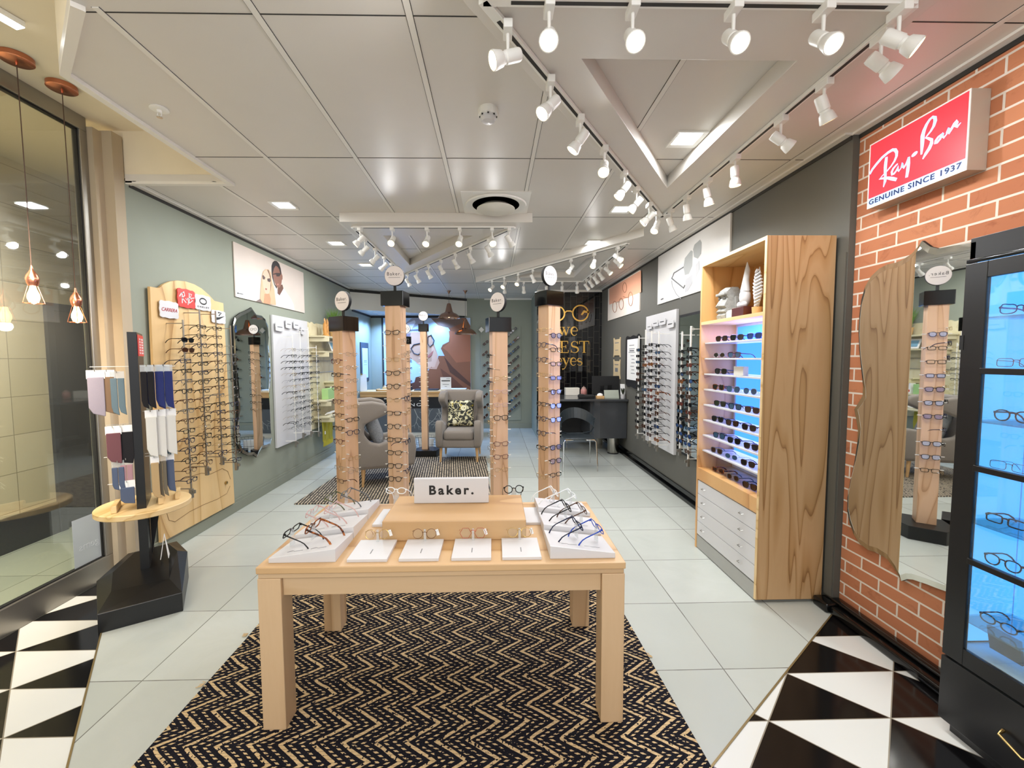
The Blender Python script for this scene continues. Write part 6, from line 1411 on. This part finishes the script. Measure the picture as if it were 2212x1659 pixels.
for r_ in range(2):
    for k in range(6): mb.prism([c_+nS*.003+d_*(.06+.10*r_+.0)+Vector((0, 0, 1.505+.019*k)), c_+nS*.003+d_*(.06+.10*r_+(.06 if r_ == 0 else .09))+Vector((0, 0, 1.505+.019*k)), c_+nS*.003+d_*(.06+.10*r_+(.06 if r_ == 0 else .09))+Vector((0, 0, 1.517+.019*k)), c_+nS*.003+d_*(.06+.10*r_)+Vector((0, 0, 1.517+.019*k))], nS*.001)
mb.build('white_sign_print', plain('faded_white', 'e3c9c6', .5), t)
cs = P0+d_*.15-nS*.025; cs.z = .60
MB().lathe([(0, -.02), (.265, -.02), (.27, -.015), (.27, .015), (.265, .02), (0, .02)], cs, 48).build('round_shelf', M['pinex'], t, smooth=True)
tri = P0+d_*.14+nS*.002; tri.z = 0
MB().prism([tri+Vector((0, 0, .24)), tri+Vector((0, 0, .60)), tri+nS*.06+Vector((0, 0, .58))], d_*.01).build('shelf_bracket', M['blackm'], t)
def lyt(a_, b_, z_): return P0+d_*b_+nS*a_+Vector((0, 0, z_-P0.z))
one(MB().prism([lyt(.06, .03, .621), lyt(.06, .25, .621), lyt(.09, .25, .621), lyt(.09, .03, .621)], (0, 0, .05)), 'wooden_block', [M['pinex']], 'long pale wooden card block on the round shelf, facing the shop', 'block', bevel=.004)
one(MB().prism([lyt(.15, .10, .621), lyt(.15, .27, .621), lyt(.175, .27, .621), lyt(.175, .10, .621)], (0, 0, .05)), 'wooden_block', [M['pinex']], 'short pale wooden card block on the round shelf, the outer one', 'block', bevel=.004)
one(MB().prism([lyt(-.15, -.02, .621), lyt(-.15, .16, .621), lyt(-.18, .16, .621), lyt(-.18, -.02, .621)], (0, 0, .05)), 'wooden_block', [M['pinex']], 'pale wooden card block on the window side of the round shelf', 'block', bevel=.004)
one(MB().prism([lyt(.055, .02, .23), lyt(.055, .10, .23), lyt(.08, .06, .40)], nS*.003).prism([lyt(.10, .02, .23), lyt(.10, .10, .23), lyt(.08, .06, .40)], nS*.003), 'leaflet', [M['tagw']], 'folded white leaflet standing on the black stand base', 'leaflet')
SOCK = {'navy': plain('navy_knit', '27316a', .9, bump=.5, bs=300), 'grey': plain('mauve_grey_knit', '8f8690', .9, bump=.5), 'brown': plain('brown_knit', '7a6048', .9, bump=.5), 'teal': plain('teal_grey_knit', '60727a', .9, bump=.5), 'white': plain('white_card_knit', 'dcdad2', .8), 'black': plain('black_knit', '141216', .9), 'burgundy': plain('burgundy_knit', '6b4348', .9), 'pink': plain('dusty_pink_knit', 'a98288', .9), 'slate': plain('slate_knit', '4f5a72', .9), 'olive': plain('taupe_knit', '6e6656', .9), 'tan': plain('tan_knit', 'b59a70', .9)}
def sock_pack(side, dist, along, z, w, h, col, lab, kind='pack'):
    t = thing('sock_pack', lab, 'socks', tuple(lyt(side*dist, along, z-h)), 'sock packs on the black stand')
    dist = dist*(.62 if side > 0 else .60)+(.0 if side > 0 else .012); off_ = .05 if side < 0 else 0; w = w*.8
    q = lambda u, v: lyt(side*(dist+off_*0)+u, along*.35-.03, v)
    MB().prism([q(-w/2, z), q(w/2, z), q(w/2, z-.055), q(-w/2, z-.055)], d_*.003).build('hanger_card', M['acryl'] if kind != 'card' else M['tagw'], t)
    bw = w*.47
    for s in ((-1, 1) if kind == 'pack' else (0,)):
        ww = bw if kind == 'pack' else w*.9
        c0 = s*w*.25
        P = [q(c0-ww/2, z-.045), q(c0+ww/2, z-.045), q(c0+ww/2, z-h*.80), q(c0+ww*.35+.01, z-h), q(c0-ww*.25, z-h*.93), q(c0-ww/2, z-h*.8)]
        MB().prism(P, d_*(-.010)).build('sock', SOCK[col], t, bevel=.004)
    # hook peg
    MB().tube([q(0, z-.008)+d_*.10, q(0, z-.008)-d_*.02, q(0, z+.004)-d_*.024], .0022, 5).build('wire_hook', M['chrome'], t, smooth=True)
FS = [(1, .07, .05, 1.60, .09, .30, 'black', 'black sock pack nearest the post on the top hooks, shop side', 'pack'), (1, .13, .14, 1.60, .12, .30, 'navy', 'navy sock pack on the top hooks, shop side, nearer the post', 'pack'), (1, .21, .17, 1.60, .12, .31, 'navy', 'navy sock pack on the top hooks, shop side, outermost', 'pack'), (1, .20, .30, 1.60, .09, .31, 'white', 'white sock pack behind the navy ones on the top hooks', 'card'),
      (1, .08, .10, 1.29, .08, .33, 'white', 'long white sock card on the second hooks, nearest the post', 'card'), (1, .15, .17, 1.29, .09, .34, 'white', 'long white sock card on the second hooks, the middle one', 'card'), (1, .24, .22, 1.29, .09, .33, 'white', 'long white sock card on the second hooks, outermost', 'card'), (1, .19, .26, 1.28, .07, .32, 'teal', 'grey green socks between the white cards on the second hooks', 'card'),
      (1, .09, .12, .97, .06, .30, 'tan', 'tan and white socks on the third hooks, nearest the post', 'card'), (1, .15, .2, .97, .06, .30, 'olive', 'dark taupe socks on the third hooks, the middle one', 'pack'), (1, .22, .26, .97, .06, .28, 'slate', 'pale slate socks on the third hooks, outermost', 'card'),
      (-1, .33, .02, 1.57, .11, .30, 'grey', 'mauve grey sock pack on the window side, outermost top hook', 'card'), (-1, .24, .05, 1.57, .09, .29, 'brown', 'brown sock pack on the window side, middle top hook', 'card'), (-1, .16, .04, 1.56, .09, .29, 'teal', 'teal grey sock pack on the window side, top hook beside the post', 'pack'),
      (-1, .16, .10, 1.20, .17, .26, 'black', 'black socks on a pale hanger, window side, second hook', 'card'), (-1, .22, .06, 1.20, .10, .25, 'burgundy', 'burgundy socks on the window side, second hook', 'card'),
      (-1, .13, .08, .98, .08, .22, 'pink', 'dusty pink socks on the window side, third hook', 'pack'), (-1, .20, .06, .97, .08, .20, 'slate', 'slate blue socks on the window side, third hook', 'pack'), (-1, .13, .04, .83, .10, .16, 'slate', 'dark slate socks draped just above the round shelf, window side', 'card')]
for a in FS: sock_pack(*a)
for z, a_, b_, c2 in ((1.59, -.05, -.25, .07), (1.59, 0, .19, .07), (1.28, 0, .18, .07), (1.20, -.05, -.19, .07), (.985, -.05, -.21, .07), (.96, -.05, -.18, .07), (.80, -.05, -.20, .07), (.775, -.05, -.17, .07), (.985, 0, .17, .07), (.965, 0, .17, .07)):
    MB().tube([lyt(a_, c2, z), lyt(b_, c2, z)], .0022, 5).build('hook_rail', M['whitem'], STAND)
# prototypes of the spectacles are not part of the scene
for r, ks in PROTO.values():
    for k in ks: bpy.data.objects.remove(k)
    bpy.data.objects.remove(r)
